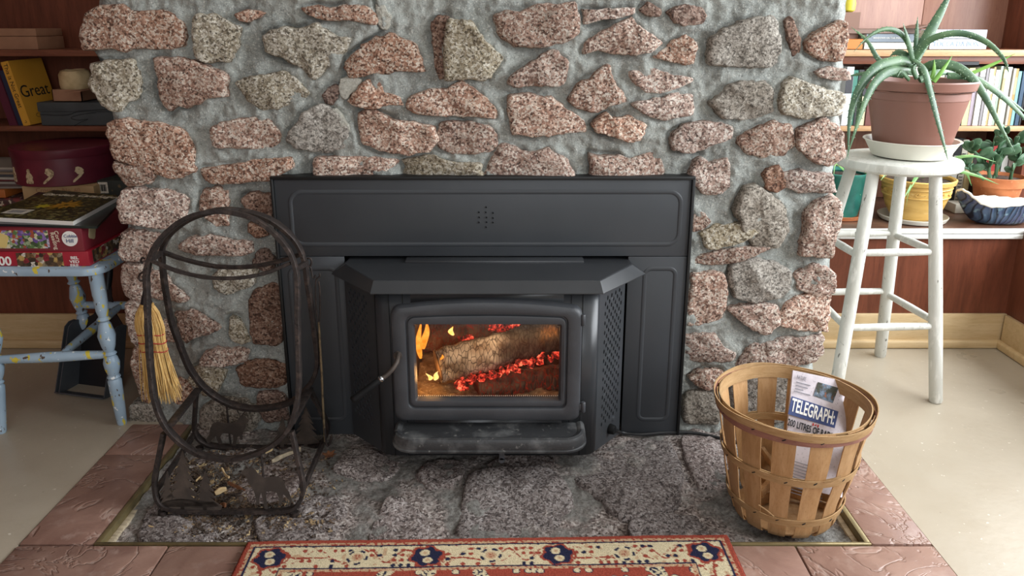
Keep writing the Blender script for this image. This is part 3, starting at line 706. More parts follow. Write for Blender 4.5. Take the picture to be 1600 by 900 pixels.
# built-in bench and shelves in both alcoves
SH = [(0.729, 0.747), (0.994, 1.016)]
def alcove(label, x0, x1, lx0, bench_x1, right):
    t = thing('built_in_bookcase', label, 'bookcase', ((x0 + x1) / 2, 0.9, 0.0))
    wd = MAT['redwood']; bkm = MAT['redwood_lit'] if right else wd
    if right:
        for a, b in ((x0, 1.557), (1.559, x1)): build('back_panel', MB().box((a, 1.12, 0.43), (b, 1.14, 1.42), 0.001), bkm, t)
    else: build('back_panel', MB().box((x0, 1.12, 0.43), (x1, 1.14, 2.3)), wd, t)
    for a, b in SH:
        s = build('shelf', MB().box((x0, 0.885, a), (x1, 1.12, b), 0.001), MAT['redwood_h'], t)
        build('shelf_edge', MB().box((x0, 0.876, a), (x1, 0.885, b), 0.001), MAT['pine_shelf'] if right else MAT['redwood_h'], s)
        if right and a > 0.9: build('shelf_rail', MB().box((x0, 0.9, a - 0.028), (x1, 0.915, a), 0.001), MAT['redwood_h'], s)
    build('bench_front', MB().box((x0, 0.62, 0.1), (x1, 0.64, 0.40)), wd, t)
    build('bench_top', MB().box((x0, 0.625, 0.40), (x1, 1.12, 0.43), 0.001), MAT['bench_top'], t)
    if right:
        nsg = build('bench_nosing', MB().box((x0, 0.603, 0.399), (x1, 0.625, 0.414), 0.002).box((x0, 0.607, 0.416), (x1, 0.625, 0.4315), 0.002), MAT['white_nosing'], t)
        build('side_panel', MB().box((1.875, 0.876, 0.43), (1.9, 1.12, 1.42)), wd, t)
        build('side_bench_front', MB().box((1.735, -1.9, 0.1), (1.755, 0.62, 0.40)), wd, t)
        build('side_bench_top', MB().box((1.735, -1.9, 0.40), (2.5, 0.602, 0.43), 0.001), MAT['bench_top'], t)
    else:
        build('side_panel', MB().box((-2.3, 0.876, 0.43), (-2.05, 1.12, 2.3)), wd, t)
        build('bench_nosing', MB().box((x0, 0.603, 0.399), (x1, 0.625, 0.4315), 0.002), MAT['redwood_h'], t)
    return t
alcove('dark red-brown built-in shelves and bench left of the chimney', -2.3, -0.95, 0, 0, False)
alcove('brown built-in bookshelves over a white-edged bench right of the chimney', 0.75, 2.3, 0, 0, True)
def baseboard(name, a, b, nrm):
    m = MB(); a, b, nrm = Vector(a), Vector(b), Vector(nrm)
    lo = lambda p, q: (Vector((min(p[i], q[i]) for i in range(3))), Vector((max(p[i], q[i]) for i in range(3))))
    l, h = lo(a, b + nrm * 0.014 + Vector((0, 0, 0.125))); m.box(l, h, 0.003)
    l, h = lo(a, b + nrm * 0.03 + Vector((0, 0, 0.03))); m.box(l, h, 0.008, 3)
    struct(name, m, MAT['pine'])
baseboard('baseboard_left', (-2.3, 0.62, 0), (-1.04, 0.62, 0), (0, -1, 0))
baseboard('baseboard_right', (0.85, 0.62, 0), (1.735, 0.62, 0), (0, -1, 0))
baseboard('baseboard_side', (1.735, -1.9, 0), (1.735, 0.60, 0), (-1, 0, 0))
# ------------------------------------------------------------------ wood stove insert with its black surround
cav = MB()
x0, x1, yb, zt = -0.455, 0.31, 0.5, 0.535
for lo, hi in (((x0 - .02, .03, 0), (x0, yb, zt)), ((x1, .03, 0), (x1 + .02, yb, zt)), ((x0, yb, 0), (x1, yb + .02, zt)), ((x0, .03, zt), (x1, yb, zt + .02)), ((x0, .03, -.05), (x1, yb, -0.006))): cav.box(lo, hi)
build('fireplace_cavity', cav, MAT['black'], chim, smooth=False)

sur = stv = thing('wood_stove', 'charcoal wood stove insert and black surround with a lit fire behind glass', 'stove', (-0.06, 0.0, 0.0))
def rrect(x0, x1, z0, z1, r, y, n=6, arch=0.0, sub=8):
    pts = []
    for (cx, cz, a0) in ((x1 - r, z1 - r, 0), (x0 + r, z1 - r, 90), (x0 + r, z0 + r, 180), (x1 - r, z0 + r, 270)):
        for k in range(n + 1):
            a = math.radians(a0 + 90 * k / n); pts.append((cx + r * math.cos(a), cz + r * math.sin(a)))
    out = []
    m = len(pts)
    for i in range(m):
        out.append(pts[i])
        if i % (n + 1) == n:
            for k in range(1, sub): out.append((lerp(pts[i][0], pts[(i + 1) % m][0], k / sub), lerp(pts[i][1], pts[(i + 1) % m][1], k / sub)))
    cx, w2, zm = (x0 + x1) / 2, (x1 - x0) / 2, (z0 + z1) / 2
    return [Vector((a, y, b + arch * max(0, 1 - ((a - cx) / w2) ** 2) * sm(zm, z1, b))) for a, b in out]
SX0, SX1, SZ = -0.612, 0.464, 0.733
tr = MB().box((SX0, -0.006, SZ - 0.009), (SX1, 0.05, SZ), 0.002).box((SX0, -0.006, 0.004), (SX0 + 0.008, 0.05, SZ - 0.004), 0.002).box((SX1 - 0.008, -0.006, 0.004), (SX1, 0.05, SZ - 0.004), 0.002)
build('surround_trim', tr, MAT['trimblack'], sur)
tp = build('surround_top_panel', MB().box((SX0 + 0.0085, 0.0, 0.522), (SX1 - 0.0085, 0.006, SZ - 0.0095), 0.001), MAT['plate'], sur)
def emboss(pa, pb, par, r=0.03):
    a, b = P(*pa, Y=0.0), P(*pb, Y=0.0)
    build('embossed_border', MB().tube(rrect(min(a.x, b.x), max(a.x, b.x), min(a.z, b.z), max(a.z, b.z), r, 0.0008), 0.0065, 10, closed=True, flat=0.36, up=(0, 1, 0)), MAT['plate'], par)
emboss((452, 300), (1060, 382), tp)
lp = build('surround_side_panel', MB().box((SX0 + 0.0085, 0.0, 0.004), (-0.437, 0.006, 0.5205), 0.001), MAT['plate'], sur)
rp = build('surround_side_panel', MB().box((0.303, 0.0, 0.004), (SX1 - 0.0085, 0.006, 0.5205), 0.001), MAT['plate'], sur)
a = P(1008, 420, Y=0); b = P(1056, 420, Y=0)
for (xa, xb, par) in ((a.x, b.x, rp), (SX0 + 0.03, -0.46, lp)):
    build('embossed_border', MB().tube(rrect(xa, xb, 0.05, a.z, 0.018, 0.0008), 0.0065, 10, closed=True, flat=0.36, up=(0, 1, 0)), MAT['plate'], par)
hm, hr = MB(), MB()
for (q, r) in ((1438, 395), (1393, 427), (1436, 427), (1481, 431), (1395, 459), (1440, 459), (1481, 462), (1393, 490), (1441, 489), (1481, 491), (1438, 520)):
    c = P(400 + q / 4, 225 + r / 4, Y=-0.0006); Mx = Matrix.Rotation(math.pi / 2, 3, 'X')
    hm.lathe([(0.0022, -0.0004), (0.0022, 0.0004)], c, 12, Mx)
    hr.tube([c + Vector((0.0027 * math.cos(k * math.pi / 6), 0, 0.0027 * math.sin(k * math.pi / 6))) for k in range(12)], 0.0006, 6, closed=True)
h = build('vent_holes', hm, MAT['black'], tp); build('vent_rims', hr, MAT['plate'], h)

# top plate with sloping lip
T_ = [(-.429, .1), (-.429, -.039), (-.332, -.170), (.211, -.170), (.308, -.039), (.308, .1)]
L_ = [(-.434, .1), (-.464, -.033), (-.338, -.184), (.218, -.184), (.343, -.033), (.313, .1)]
I_ = [(-.43, .1), (-.455, -.03), (-.334, -.178), (.214, -.178), (.335, -.03), (.309, .1)]
def ins(poly, k):
    cx = sum(p[0] for p in poly) / 6; return [(cx + (x - cx) * (1 - k), y + (0.0 if y > 0 else k * 0.22)) for x, y in poly]
tpl = MB().loft([[Vector((x, y, 0.512)) for x, y in ins(T_, 0.008)], [Vector((x, y, 0.5105)) for x, y in T_], [Vector((x, y, 0.485)) for x, y in L_], [Vector((x, y, 0.483)) for x, y in L_], [Vector((x, y, 0.483)) for x, y in I_], [Vector((x, y, 0.503)) for x, y in ins(T_, 0.02)]], cap0=True, cap1=True)
build('top_plate', tpl, MAT['stove'], stv, angle=20)
build('air_duct', MB().box((-0.275, -0.03, 0.508), (0.185, 0.06, 0.5185), 0.003), MAT['stove'], stv)
BZ0, BZ1 = 0.040, 0.488
cl = [(-.335, -.145), (-.330, -.1515), (-.322, -.158), (-.310, -.1625), (-.29, -.165), (-.245, -.165)]
cr = [(.125, -.165), (.17, -.165), (.19, -.1625), (.201, -.158), (.208, -.1515), (.213, -.145)]
bd = MB()
for pl in (cl, cr): bd.loft([[Vector((x, y, BZ0)) for x, y in pl], [Vector((x, y, BZ1)) for x, y in pl]], closed=False)
def quad(m, a, b, c, d): m.add([a, b, c, d], [(0, 1, 2, 3)])
for z0, z1 in ((BZ0, .165), (.452, BZ1)): quad(bd, (-.245, -.165, z0), (.125, -.165, z0), (.125, -.165, z1), (-.245, -.165, z1))
body = build('body', bd, MAT['stove'], stv)
sd = body.modifiers.new('thickness', 'SOLIDIFY'); sd.thickness = 0.004; sd.offset = 0
for px in (607, 629, 893, 911):
    q = P(px, 464, Y=-.1655); build('seam', MB().box((q.x - .0007, -.1678, BZ0), (q.x + .0007, -.1645, BZ1)), MAT['black'], body, smooth=False)
def grille(A, B):
    A, B = Vector((*A, 0)), Vector((*B, 0)); u = (B - A).normalized(); Lg = (B - A).length
    outer = [(0, 0.018), (Lg, BZ0), (Lg, BZ1), (0, BZ1)]; holes = []
    s0, s1, cs, rs = 0.022, 0.022 + 8 * 0.0115, 0.0115, 0.0128
    for i in range(9):
        for k in range(28):
            if (i + k) % 2: continue
            s = s0 + i * cs; z = 0.1 + k * rs
            if z - 0.1 < 0.006 * i * 0 or z > 0.452: continue
            holes.append([(s - .0043, z), (s - .0015, z + .0062), (s + .0015, z + .0062), (s + .0043, z), (s + .0015, z - .0062), (s - .0015, z - .0062)])
    loops = [[Vector((p[0], p[1], 0)) for p in outer]] + [[Vector((p[0], p[1], 0)) for p in h] for h in holes]
    flat = [p for l in loops for p in l]; tri = tessellate_polygon(loops)
    vs = [A + u * p.x + Vector((0, 0, p.y)) for p in flat]
    return MB().add(vs, [tuple(t) for t in tri])
for A, B in (((-.434, -.02), (-.335, -.145)), ((.293, -.02), (.213, -.145))):
    g = build('side_grille', grille(A, B), MAT['stove_side'], stv, smooth=False)
    s2 = g.modifiers.new('thickness', 'SOLIDIFY'); s2.thickness = 0.003; s2.offset = 0
    back = MB(); s = 1 if A[0] < 0 else -1
    quad(back, (A[0], A[1], BZ0), (A[0], .25, BZ0), (A[0], .25, BZ1), (A[0], A[1], BZ1)); build('side_wall', back, MAT['black'], stv, smooth=False)
    inn = MB(); quad(inn, (A[0] + s * .03, .0, BZ0), (B[0] + s * .03, B[1] + .02, BZ0), (B[0] + s * .03, B[1] + .02, BZ1), (A[0] + s * .03, .0, BZ1))
    build('heat_shield', inn, MAT['black'], stv, smooth=False)
# firebox
fx0, fx1, fz0, fz1, fyb = -.255, .135, .155, .46, .17
fbx = MB()
quad(fbx, (fx0, fyb, fz0), (fx1, fyb, fz0), (fx1, fyb, fz1), (fx0, fyb, fz1)); quad(fbx, (fx0, -.163, fz0), (fx0, fyb, fz0), (fx0, fyb, fz1), (fx0, -.163, fz1))
quad(fbx, (fx1, -.163, fz0), (fx1, fyb, fz0), (fx1, fyb, fz1), (fx1, -.163, fz1)); quad(fbx, (fx0, -.163, fz0), (fx1, -.163, fz0), (fx1, fyb, fz0), (fx0, fyb, fz0))
quad(fbx, (fx0, -.163, fz1), (fx1, -.163, fz1), (fx1, fyb, fz1), (fx0, fyb, fz1)); build('firebox', fbx, MAT['soot'], stv, smooth=False)
build('ash_bed', MB().grid(lambda u, v: Vector((lerp(fx0, fx1, u), lerp(-.155, fyb, v), .178 + .016 * nz((u * 3, v * 3, 0), 3) + .02 * v)), 60, 50), MAT['ash'], stv, sharp=False)
# door
def pr(px0, px1, py0, py1, Y):
    a, b = P(px0, (py0 + py1) / 2, Y=Y), P(px1, (py0 + py1) / 2, Y=Y); t, bo = P(760, py0, Y=Y), P(760, py1, Y=Y); return a.x, b.x, bo.z, t.z
dx0, dx1, dz0, dz1 = pr(612, 909, 482, 659, -.19)
ex0, ex1, ez0, ez1 = pr(637, 885, 496, 637, -.19)
wx0, wx1, wz0, wz1 = pr(650, 874, 507, 622, -.178)
def dl(y, k, base='o'):
    if base == 'o': return rrect(dx0 + k, dx1 - k, dz0 + k, dz1 - k, .022, y, arch=.018)
    if base == 'e': return rrect(ex0 + k, ex1 - k, ez0 + k, ez1 - k, .016, y, arch=.006)
    return rrect(wx0 + k, wx1 - k, wz0 + k, wz1 - k, .005, y, arch=.0)
dr = MB().loft([dl(-.1655, 0), dl(-.182, .001), dl(-.189, .004), dl(-.192, .010), dl(-.192, -.007, 'e'), dl(-.1905, -.003, 'e'), dl(-.184, -.0004, 'e'), dl(-.184, .0015, 'e'), dl(-.1885, .003, 'e'), dl(-.1895, .0055, 'e'), dl(-.187, -.004, 'w'), dl(-.176, 0, 'w'), dl(-.166, 0, 'w')])
door = build('door', dr, MAT['cast'], stv, angle=40)
build('glass_pane', MB().box((wx0 - .006, -.1735, wz0 - .006), (wx1 + .006, -.1695, wz1 + .006)), MAT['glass'], door, smooth=False)
gk = MB()
for k in range(70):
    x = lerp(wx0 + .002, wx1 - .002, k / 69); gk.ellipsoid((x, -.1685, wz0 + .0016), (.0014, .0016, .0017), 6, 4)
build('rope_gasket', gk, MAT['whiteink'], door)
for py in (500, 636):
    q = P(911, py, Y=-.185); build('hinge', MB().lathe([(.0045, -.014), (.006, -.012), (.006, .012), (.0045, .014)], q, 12).box(q + Vector((-.012, -.003, -.009)), q + Vector((0, .012, .009)), .002), MAT['cast'], door)
hd = [P(622, 553, Y=-.185), P(622, 556, Y=-.215), P(620, 566, Y=-.238), P(613, 577, Y=-.25), P(604, 586, Y=-.257), P(596, 592, Y=-.262)]
rod = build('door_handle', MB().tube(catmull(hd, 6), .0055, 12).lathe([(.0105, -.004), (.0105, .004)], hd[0] + Vector((0, -.008, 0)), 16, Matrix.Rotation(math.pi / 2, 3, 'X')), MAT['iron_plate'], door)
ga, gb = P(598, 590, Y=-.261), P(550, 626, Y=-.285)
build('grip', MB().tube([lerp(ga, gb, t) for t in (0.1, .14, .5, .9, .97, 1)], [.006, .0078, .0082, .009, .009, .007], 12), MAT['black'], rod)
build('grip_collar', MB().tube([lerp(ga, gb, t) for t in (0, .03, .05, .07, .1)], [.007, .0085, .0065, .0085, .007], 14), MAT['chrome'], rod)
# ash lip
def lip(k, z, dyb=0):
    x0, x1, yb, yf, r = -.298 + k, .186 - k, -.163, -.264 + k, .06 - k
    pts = [(x1, yb), (x0, yb)]
    for (cx, a0) in ((x0 + r, 180), (x1 - r, 270)):
        for i in range(9):
            a = math.radians(a0 + 90 * i / 8); pts.append((cx + r * math.cos(a), yf + r + r * math.sin(a)))
    return [Vector((x, y, z)) for x, y in pts]
al = build('ash_lip', MB().loft([lip(.01, .100), lip(.001, .1035), lip(.001, .108), lip(.004, .110), lip(.004, .128), lip(.008, .1355), lip(.014, .138), lip(.02, .1365), lip(.025, .1335)], cap0=True, cap1=True), MAT['ashlip'], stv, angle=30)
q = P(717, 686, Z=.134); text('lettering', 'START', .013, MAT['greyink'], al, q, (1, 0, 0), (0, 1, 0), sx=1.3)
a = P(735, 686, Z=.134); b = P(782, 685, Z=.134)
build('slider_mark', MB().box((a.x - .006, a.y - .004, .133), (a.x - .001, a.y + .004, .1348)).box((a.x + .001, a.y - .004, .133), (a.x + .006, a.y + .004, .1348)).box((a.x + .008, a.y - .0007, .133), (b.x, a.y + .0007, .1343)).box((b.x, a.y - .003, .133), (b.x + .006, a.y + .003, .1346)), MAT['greyink'], al, smooth=False)
q = P(784, 717, Y=-.24)
build('air_control_tab', MB().box((q.x - .007, -.242, q.z - .004), (q.x + .007, -.236, .102), .002).lathe([(.007, -.003), (.007, .003)], Vector((q.x, -.239, q.z - .004)), 16, Matrix.Rotation(math.pi / 2, 3, 'X')), MAT['cast'], stv)
sn = Vector((.125, -.08, 0)).normalized()
q = Vector((.258, -.0747, 0)); z = P(948, 671, Y=-.08).z
Mk = Vector((0, 0, 1)).rotation_difference(sn).to_matrix()
kb = build('blower_knob', MB().lathe([(.013, 0), (.014, .004), (.012, .016), (.010, .018)], Vector((q.x, q.y, z)), 20, Mk), MAT['black'], stv)
q2 = Vector((.268, -.059, z + .022)); build('switch', MB().box(q2 - Vector((.004, .006, .006)), q2 + Vector((.006, .004, .006)), .001), MAT['dustpan'], stv)

# the fire: each log, ember ridge and flame
def logm(a, b, r, seed, cap, rough=.16, n=26, m=40):
    a, b = Vector(a), Vector(b); ax = (b - a).normalized(); e1 = ax.cross(Vector((0, 0, 1))).normalized(); e2 = ax.cross(e1); L = []
    off = Vector((seed * 5, seed * 2, 0))
    for i in range(m + 1):
        t = i / m; c = lerp(a, b, t); loop = []
        for k in range(n):
            an = 2 * math.pi * k / n; d = e1 * math.cos(an) + e2 * math.sin(an); p = c + d * r
            rr = r * (1 + rough * noise.noise((p + off) * 28) + .6 * rough * noise.noise((p + off) * 75)) * (0.93 if i in (0, m) else 1)
            loop.append(c + d * rr)
        L.append(loop)
    return MB().loft(L, cap0=True, cap1=True)
def slog(name, a, b, r, seed, mat, label):
    o = solo(name, logm(a, b, r, seed, None), mat, label, 'log', lerp(Vector(a), Vector(b), .5), angle=60); return o
A = P(684, 572, Y=-.085); B = P(872, 524, Y=.02)
big = thing('burning_log', 'pale ash-coated log lying across the fire behind the stove glass', 'log', lerp(A, B, .5))
build('bark', logm(A, B, .046, 1, None), MAT['log_ash'], big, angle=60)
Me = Vector((0, 0, 1)).rotation_difference((A - B).normalized()).to_matrix()
build('cut_end', MB().lathe([(.041, -.002), (.040, .002), (.02, .004)], A, 20, Me, wob=lambda a, z: 1 + .06 * math.sin(3 * a)), MAT['logend'], big)
slog('burning_log', P(745, 610, Y=-.1), P(885, 588, Y=-.03), .036, 2, MAT['log_char'], 'dark charred lower log in front in the firebox')
slog('burning_log', P(650, 530, Y=.1), P(890, 505, Y=.11), .038, 3, MAT['log_char'], 'blackened log at the back of the firebox, highest of the three')
def embers(pts, r, seed, label):
    m = MB(); random.seed(seed)
    for p in catmull(pts, 7):
        for k in range(3):
            q = p + Vector((random.gauss(0, 1.1), random.uniform(-.8, .8), random.gauss(-.1, .75))) * r; s_ = random.choice((.45, .7, .9, 1.35))
            Mq = Matrix.Translation(q) @ Matrix.Rotation(random.uniform(0, 6), 4, 'Y') @ Matrix.Rotation(random.uniform(0, 6), 4, 'Z'); e_ = [r * s_ * random.uniform(.4, .85) for _ in range(3)]
            cu = MB().box([-x for x in e_], e_, r * .18, 1, M=Mq).jitter(r * .5, 150); m.add(cu.v, cu.f)
    return solo('glowing_embers', m, MAT['ember'], label, 'embers', pts[len(pts) // 2])
embers([P(722, 606, Y=-.115), P(745, 592, Y=-.115), P(785, 580, Y=-.1), P(825, 566, Y=-.085), P(862, 556, Y=-.07)], .0085, 3, 'ridge of glowing red embers between the two front logs')
embers([P(770, 512, Y=.06), P(800, 507, Y=.06)], .010, 4, 'dull orange embers at the top of the stove window')
embers([P(722, 531, Y=.02), P(732, 528, Y=.02)], .007, 5, 'small red ember patch above the pale log')
def flame(px, py, hpx, wpx, Y, mat, label, lean=0.0):
    b = P(px, py, Y=Y); t = P(px, py - hpx, Y=Y); w_ = wpx * (Y + CAMD) / FPX; m = MB(); L = []
    for i in range(13):
        s = i / 12; c = lerp(b, t, s) + Vector((lean * s * s + .25 * w_ * math.sin(s * 5 + px), 0, 0)); r = w_ / 2 * math.sin(math.pi * min(1, .12 + .88 * (s ** .75))) + .0004
        L.append([c + Vector((r * math.cos(a), r * .6 * math.sin(a), 0)) for a in [2 * math.pi * k / 14 for k in range(14)]])
    m.loft(L, cap0=True, cap1=True); return solo('flame', m, mat, label, 'flame', b)
flame(664, 545, 44, 12, -.06, MAT['flame'], 'tall orange flame at the left of the stove window', .002)
flame(656, 560, 60, 10, -.02, MAT['flame'], 'faint flame along the left wall of the firebox')
flame(706, 524, 14, 9, .0, MAT['flame_hot'], 'small detached yellow flame tongue near the top of the glass')
flame(858, 540, 38, 13, .0, MAT['flame_hot'], 'bright yellow flame at the right of the stove window', -.01)
flame(866, 556, 50, 12, .01, MAT['flame'], 'orange flame behind the right end of the pale log')
flame(679, 594, 14, 9, -.12, MAT['flame_hot'], 'bright yellow spark at the lower left of the glass', .012)
flame(672, 594, 11, 8, -.12, MAT['flame_hot'], 'leftmost short flicker beside the bright spark', -.008)
flame(690, 562, 8, 5, -.12, MAT['flame'], 'tiny flicker on the cut end of the pale log', .003)
def plight(p, e, col, r=.02):
    l = bpy.data.lights.new('fire_glow', 'POINT'); l.energy = e; l.color = col; l.shadow_soft_size = r
    o = bpy.data.objects.new('fire_glow', l); C.objects.link(o); o.location = p
plight(P(672, 586, Y=-.13), 0.16, (1, .5, .16)); plight(P(862, 520, Y=-.02), 0.22, (1, .42, .12)); plight(P(668, 535, Y=-.03), 0.12, (1, .42, .14)); plight(P(780, 505, Y=-.13), 0.36, (1, .66, .42))
# ------------------------------------------------------------------ wrought-iron log rack
YFp = lambda z: -0.345 + 0.16 * z
YBp = lambda z: -0.06 - 0.16 * z
PF = lambda a, b: P(a, b, Y=YFp); PB = lambda a, b: P(a, b, Y=YBp)
def pp(s): return [tuple(map(float, q.split(','))) for q in s.split()]
rack = thing('log_rack', 'wrought-iron log rack of two upright oval rings with cut-out deer and fir trees', 'log rack', (-0.67, -0.2, -0.01))
nF, nB = (0, 1, -0.16), (0, 1, 0.16)
FR = "230,460 229,430 234,406 244,384 262,362 286,344 314,333 350,331 386,338 410,350 432,368 450,390 460,412 465,440 465,500 466,540 467,600 462,640 450,672 428,694 396,710 360,717 328,714 300,704 272,682 252,654 241,620 236,580 233,540 231,500"
BR = "253,392 255,424 258,448 263,478 268,502 279,532 290,562 302,584 322,608 354,629 390,638 426,636 456,627 478,608 490,590 496,568 494,540 489,500 485,470 480,440 476,410 467,386 450,364 426,346 400,335 370,329 340,329 306,338 280,354 262,372"
ring_f = build('ring', MB().bar(catmull([PF(*q) for q in pp(FR)], 4, True), .0105, .0215, nF, True, .22), MAT['iron'], rack, angle=30)
ring_b = build('ring', MB().bar(catmull([PB(*q) for q in pp(BR)], 4, True), .0105, .0215, nB, True, .22), MAT['iron'], rack, angle=30)
FF = "256,676 248,715 242,750 244,774 254,790 276,797 320,799 360,799 400,799 440,798 462,792 472,775 473,755 465,715 456,674"
BF = "307,612 304,655 304,672 312,686 330,696 360,699 400,700 440,700 485,699 503,690 512,675 510,660 498,635 484,609"
build('leg_frame', MB().bar(catmull([PF(*q) for q in pp(FF)], 4), .0095, .019, nF, False, .25), MAT['iron'], rack, angle=30)
build('leg_frame', MB().bar(catmull([PB(*q) for q in pp(BF)], 4), .0095, .019, nB, False, .25), MAT['iron'], rack, angle=30)
for a, b in (((310, 608), (266, 664)), ((484, 608), (455, 660))):
    build('cross_bar', MB().bar([lerp(PB(*a), PF(*b), t / 8) for t in range(9)], .009, .018, (1, 0, 0), False, .25), MAT['iron'], rack, angle=30)
for a, b in (((303, 680), (244, 766)), ((507, 686), (474, 764))):
    build('base_bar', MB().bar([lerp(PB(*a), PF(*b), t / 8) for t in range(9)], .009, .016, (0, 0, 1), False, .25), MAT['iron'], rack, angle=30)
for pts, f, n_ in (("236,407 262,418 290,427 320,433 350,435 385,433 420,425 454,411", PF, nF), ("255,394 280,403 310,411 345,417 385,417 420,412 450,404 475,396", PB, nB)):
    build('sagging_bar', MB().bar(catmull([f(*q) for q in pp(pts)], 4), .008, .012, n_, False, .25), MAT['iron'], rack, angle=30)
for a, b in (((463, 420), (479, 411)), ((234, 407), (253, 394)), ((350, 331), (372, 329))):
    build('ring_link', MB().bar([lerp(PF(*a), PB(*b), t / 4) for t in range(5)], .010, .012, (0, 0, 1), False, .2), MAT['iron'], rack, angle=30)
build('centre_rod', MB().tube([PF(408, 708), PF(412, 750), PF(416, 797)], .0028, 8), MAT['iron'], rack)
build('centre_rod', MB().tube([PB(354, 632), PB(357, 665), PB(361, 699)], .0028, 8), MAT['iron'], rack)
for (a, b) in ((254, 800), (460, 802)):
    q = PF(a, b); build('foot', MB().lathe([(.009, -.012), (.011, -.008), (.010, .004)], q, 12), MAT['iron'], rack)
for (a, b) in ((312, 700), (500, 702)):
    q = PB(a, b); build('foot', MB().lathe([(.009, -.012), (.011, -.008), (.010, .004)], q, 12), MAT['iron'], rack)
def plate(name, pts, f, back=False, Z8=True):
    q = [f(210 + a / 4.284, 600 + b / 4.284) if Z8 else f(a, b) for a, b in pts]
    vv = Vector((0, -.16 if back else .16, 1)); L = vv.length; o = Vector((0, (-0.06 if back else -0.345) - .001, 0))
    return build(name, MB().prism([(p.x, p.z * L) for p in q], o, (1, 0, 0), vv.normalized(), -.0022), MAT['iron_plate'], rack, smooth=False)
DF = "718,585 735,568 762,560 790,556 808,570 832,602 872,626 940,614 985,625 1005,660 1014,692 1036,720 1056,775 1050,802 1036,800 1040,775 1012,745 992,728 998,762 984,812 966,812 972,765 955,725 920,714 884,716 884,762 896,832 874,832 864,770 850,722 838,756 836,806 818,806 816,760 800,704 772,664 755,624 738,606 722,598"
df = plate('deer_cutout', pp(DF), PF)
DB = "770,238 752,228 742,212 712,212 696,232 684,252 640,262 560,250 526,262 510,292 504,334 480,372 496,392 512,386 524,364 548,344 556,372 572,402 592,396 576,352 592,326 640,328 662,336 664,372 656,408 680,408 692,352 706,340 712,372 728,368 722,330 738,306 748,286 748,258 764,252"
db = plate('deer_cutout', pp(DB), PB, True)
def antler(par, f, base, s, sgn, dy):
    m = MB(); bx, by = base
    for side in (-1, 1):
        main = [(bx + side * 4, by), (bx + side * 14 * s, by - 14 * s), (bx + side * 26 * s, by - 30 * s), (bx + side * 24 * s, by - 50 * s)]
        m.tube([f(210 + a / 4.284, 600 + b / 4.284) for a, b in main], [.0022, .002, .0017, .0008], 6)
        for k, t in ((1, 18), (2, 20)):
            x, y = main[k]; m.tube([f(210 + x / 4.284, 600 + y / 4.284), f(210 + (x + side * 10 * s) / 4.284, 600 + (y - t * s) / 4.284)], [.0016, .0007], 5)
    build('antlers', m, MAT['iron_plate'], par)
antler(df, PF, (770, 562), 1.05, -1, 0); antler(db, PB, (716, 214), 0.95, 1, 0)
def fir(cx, top, base, hw, n):
    L, R = [], []
    for i in range(n):
        y = lerp(top, base - 5, (i + 1) / n); w_ = hw * (i + 1) / n
        L += [(cx - w_, y), (cx - w_ * .45, y - 3)]; R += [(cx + w_, y - 2), (cx + w_ * .42, y - 5)]
    return [(cx, top)] + R[:-1] + [(cx + 3, base - 5), (cx + 3, base), (cx - 3, base), (cx - 3, base - 5)] + list(reversed(L[:-1]))
for c, t, b, h in ((286, 702, 796, 32), (321, 735, 797, 22), (262, 735, 795, 14)): plate('fir_tree_cutout', fir(c, t, b, h, 7 if h > 30 else 5), PF, False, False)
for c, t, b, h in ((441, 652, 698, 16), (478, 634, 698, 24)): plate('fir_tree_cutout', fir(c, t, b, h, 6), PB, True, False)
plate('ground_cutout', [(252, 797), (252, 786), (262, 781), (285, 778), (310, 781), (335, 783), (348, 790), (345, 797)], PF, False, False)
for pts in (((226, 404), (222, 403), (220, 408), (223, 412)), ((226, 424), (219, 428), (217, 434), (220, 439), (224, 437))):
    build('hook', MB().tube(catmull([P(a, b, Y=-.24) for a, b in pts], 4), .0024, 8), MAT['iron'], rack)
for pts in (((478, 404), (485, 404), (487, 410), (485, 416)), ((482, 414), (486, 420), (488, 432), (491, 434), (493, 430))):
    build('hook', MB().tube(catmull([P(a, b, Y=-.12) for a, b in pts], 4), .0024, 8), MAT['iron'], rack)
# poker hanging on the right-hand hook
pk = MB().tube(catmull([P(a, b, Y=-.115) for a, b in ((499, 427), (500, 431), (497, 434), (494, 438), (493, 452), (494, 480), (496, 496), (498, 503), (500, 492), (500, 460), (498, 440))], 4), .0021, 8)
poker = thing('fire_poker', 'thin iron poker hanging on the right side of the log rack', 'poker', P(508, 694, Y=-.11))
build('handle_loop', pk, MAT['iron'], poker)
build('shaft', MB().tube(catmull([P(a, b, Y=-.113) for a, b in ((498, 502), (500, 540), (503, 590), (505, 640), (508, 690))], 4), .0032, 10), pm('bronzed_rod', '#8a7a60', .4, .6, [(60, '#4a4038', .45, .7, 3)]), poker)
build('hook_tip', MB().tube(catmull([P(a, b, Y=-.113) for a, b in ((507, 668), (509, 690), (512, 696), (516, 690), (519, 679))], 4), [.0035] * 10 + [.0036] * 6 + [.001], 8), MAT['iron'], poker)

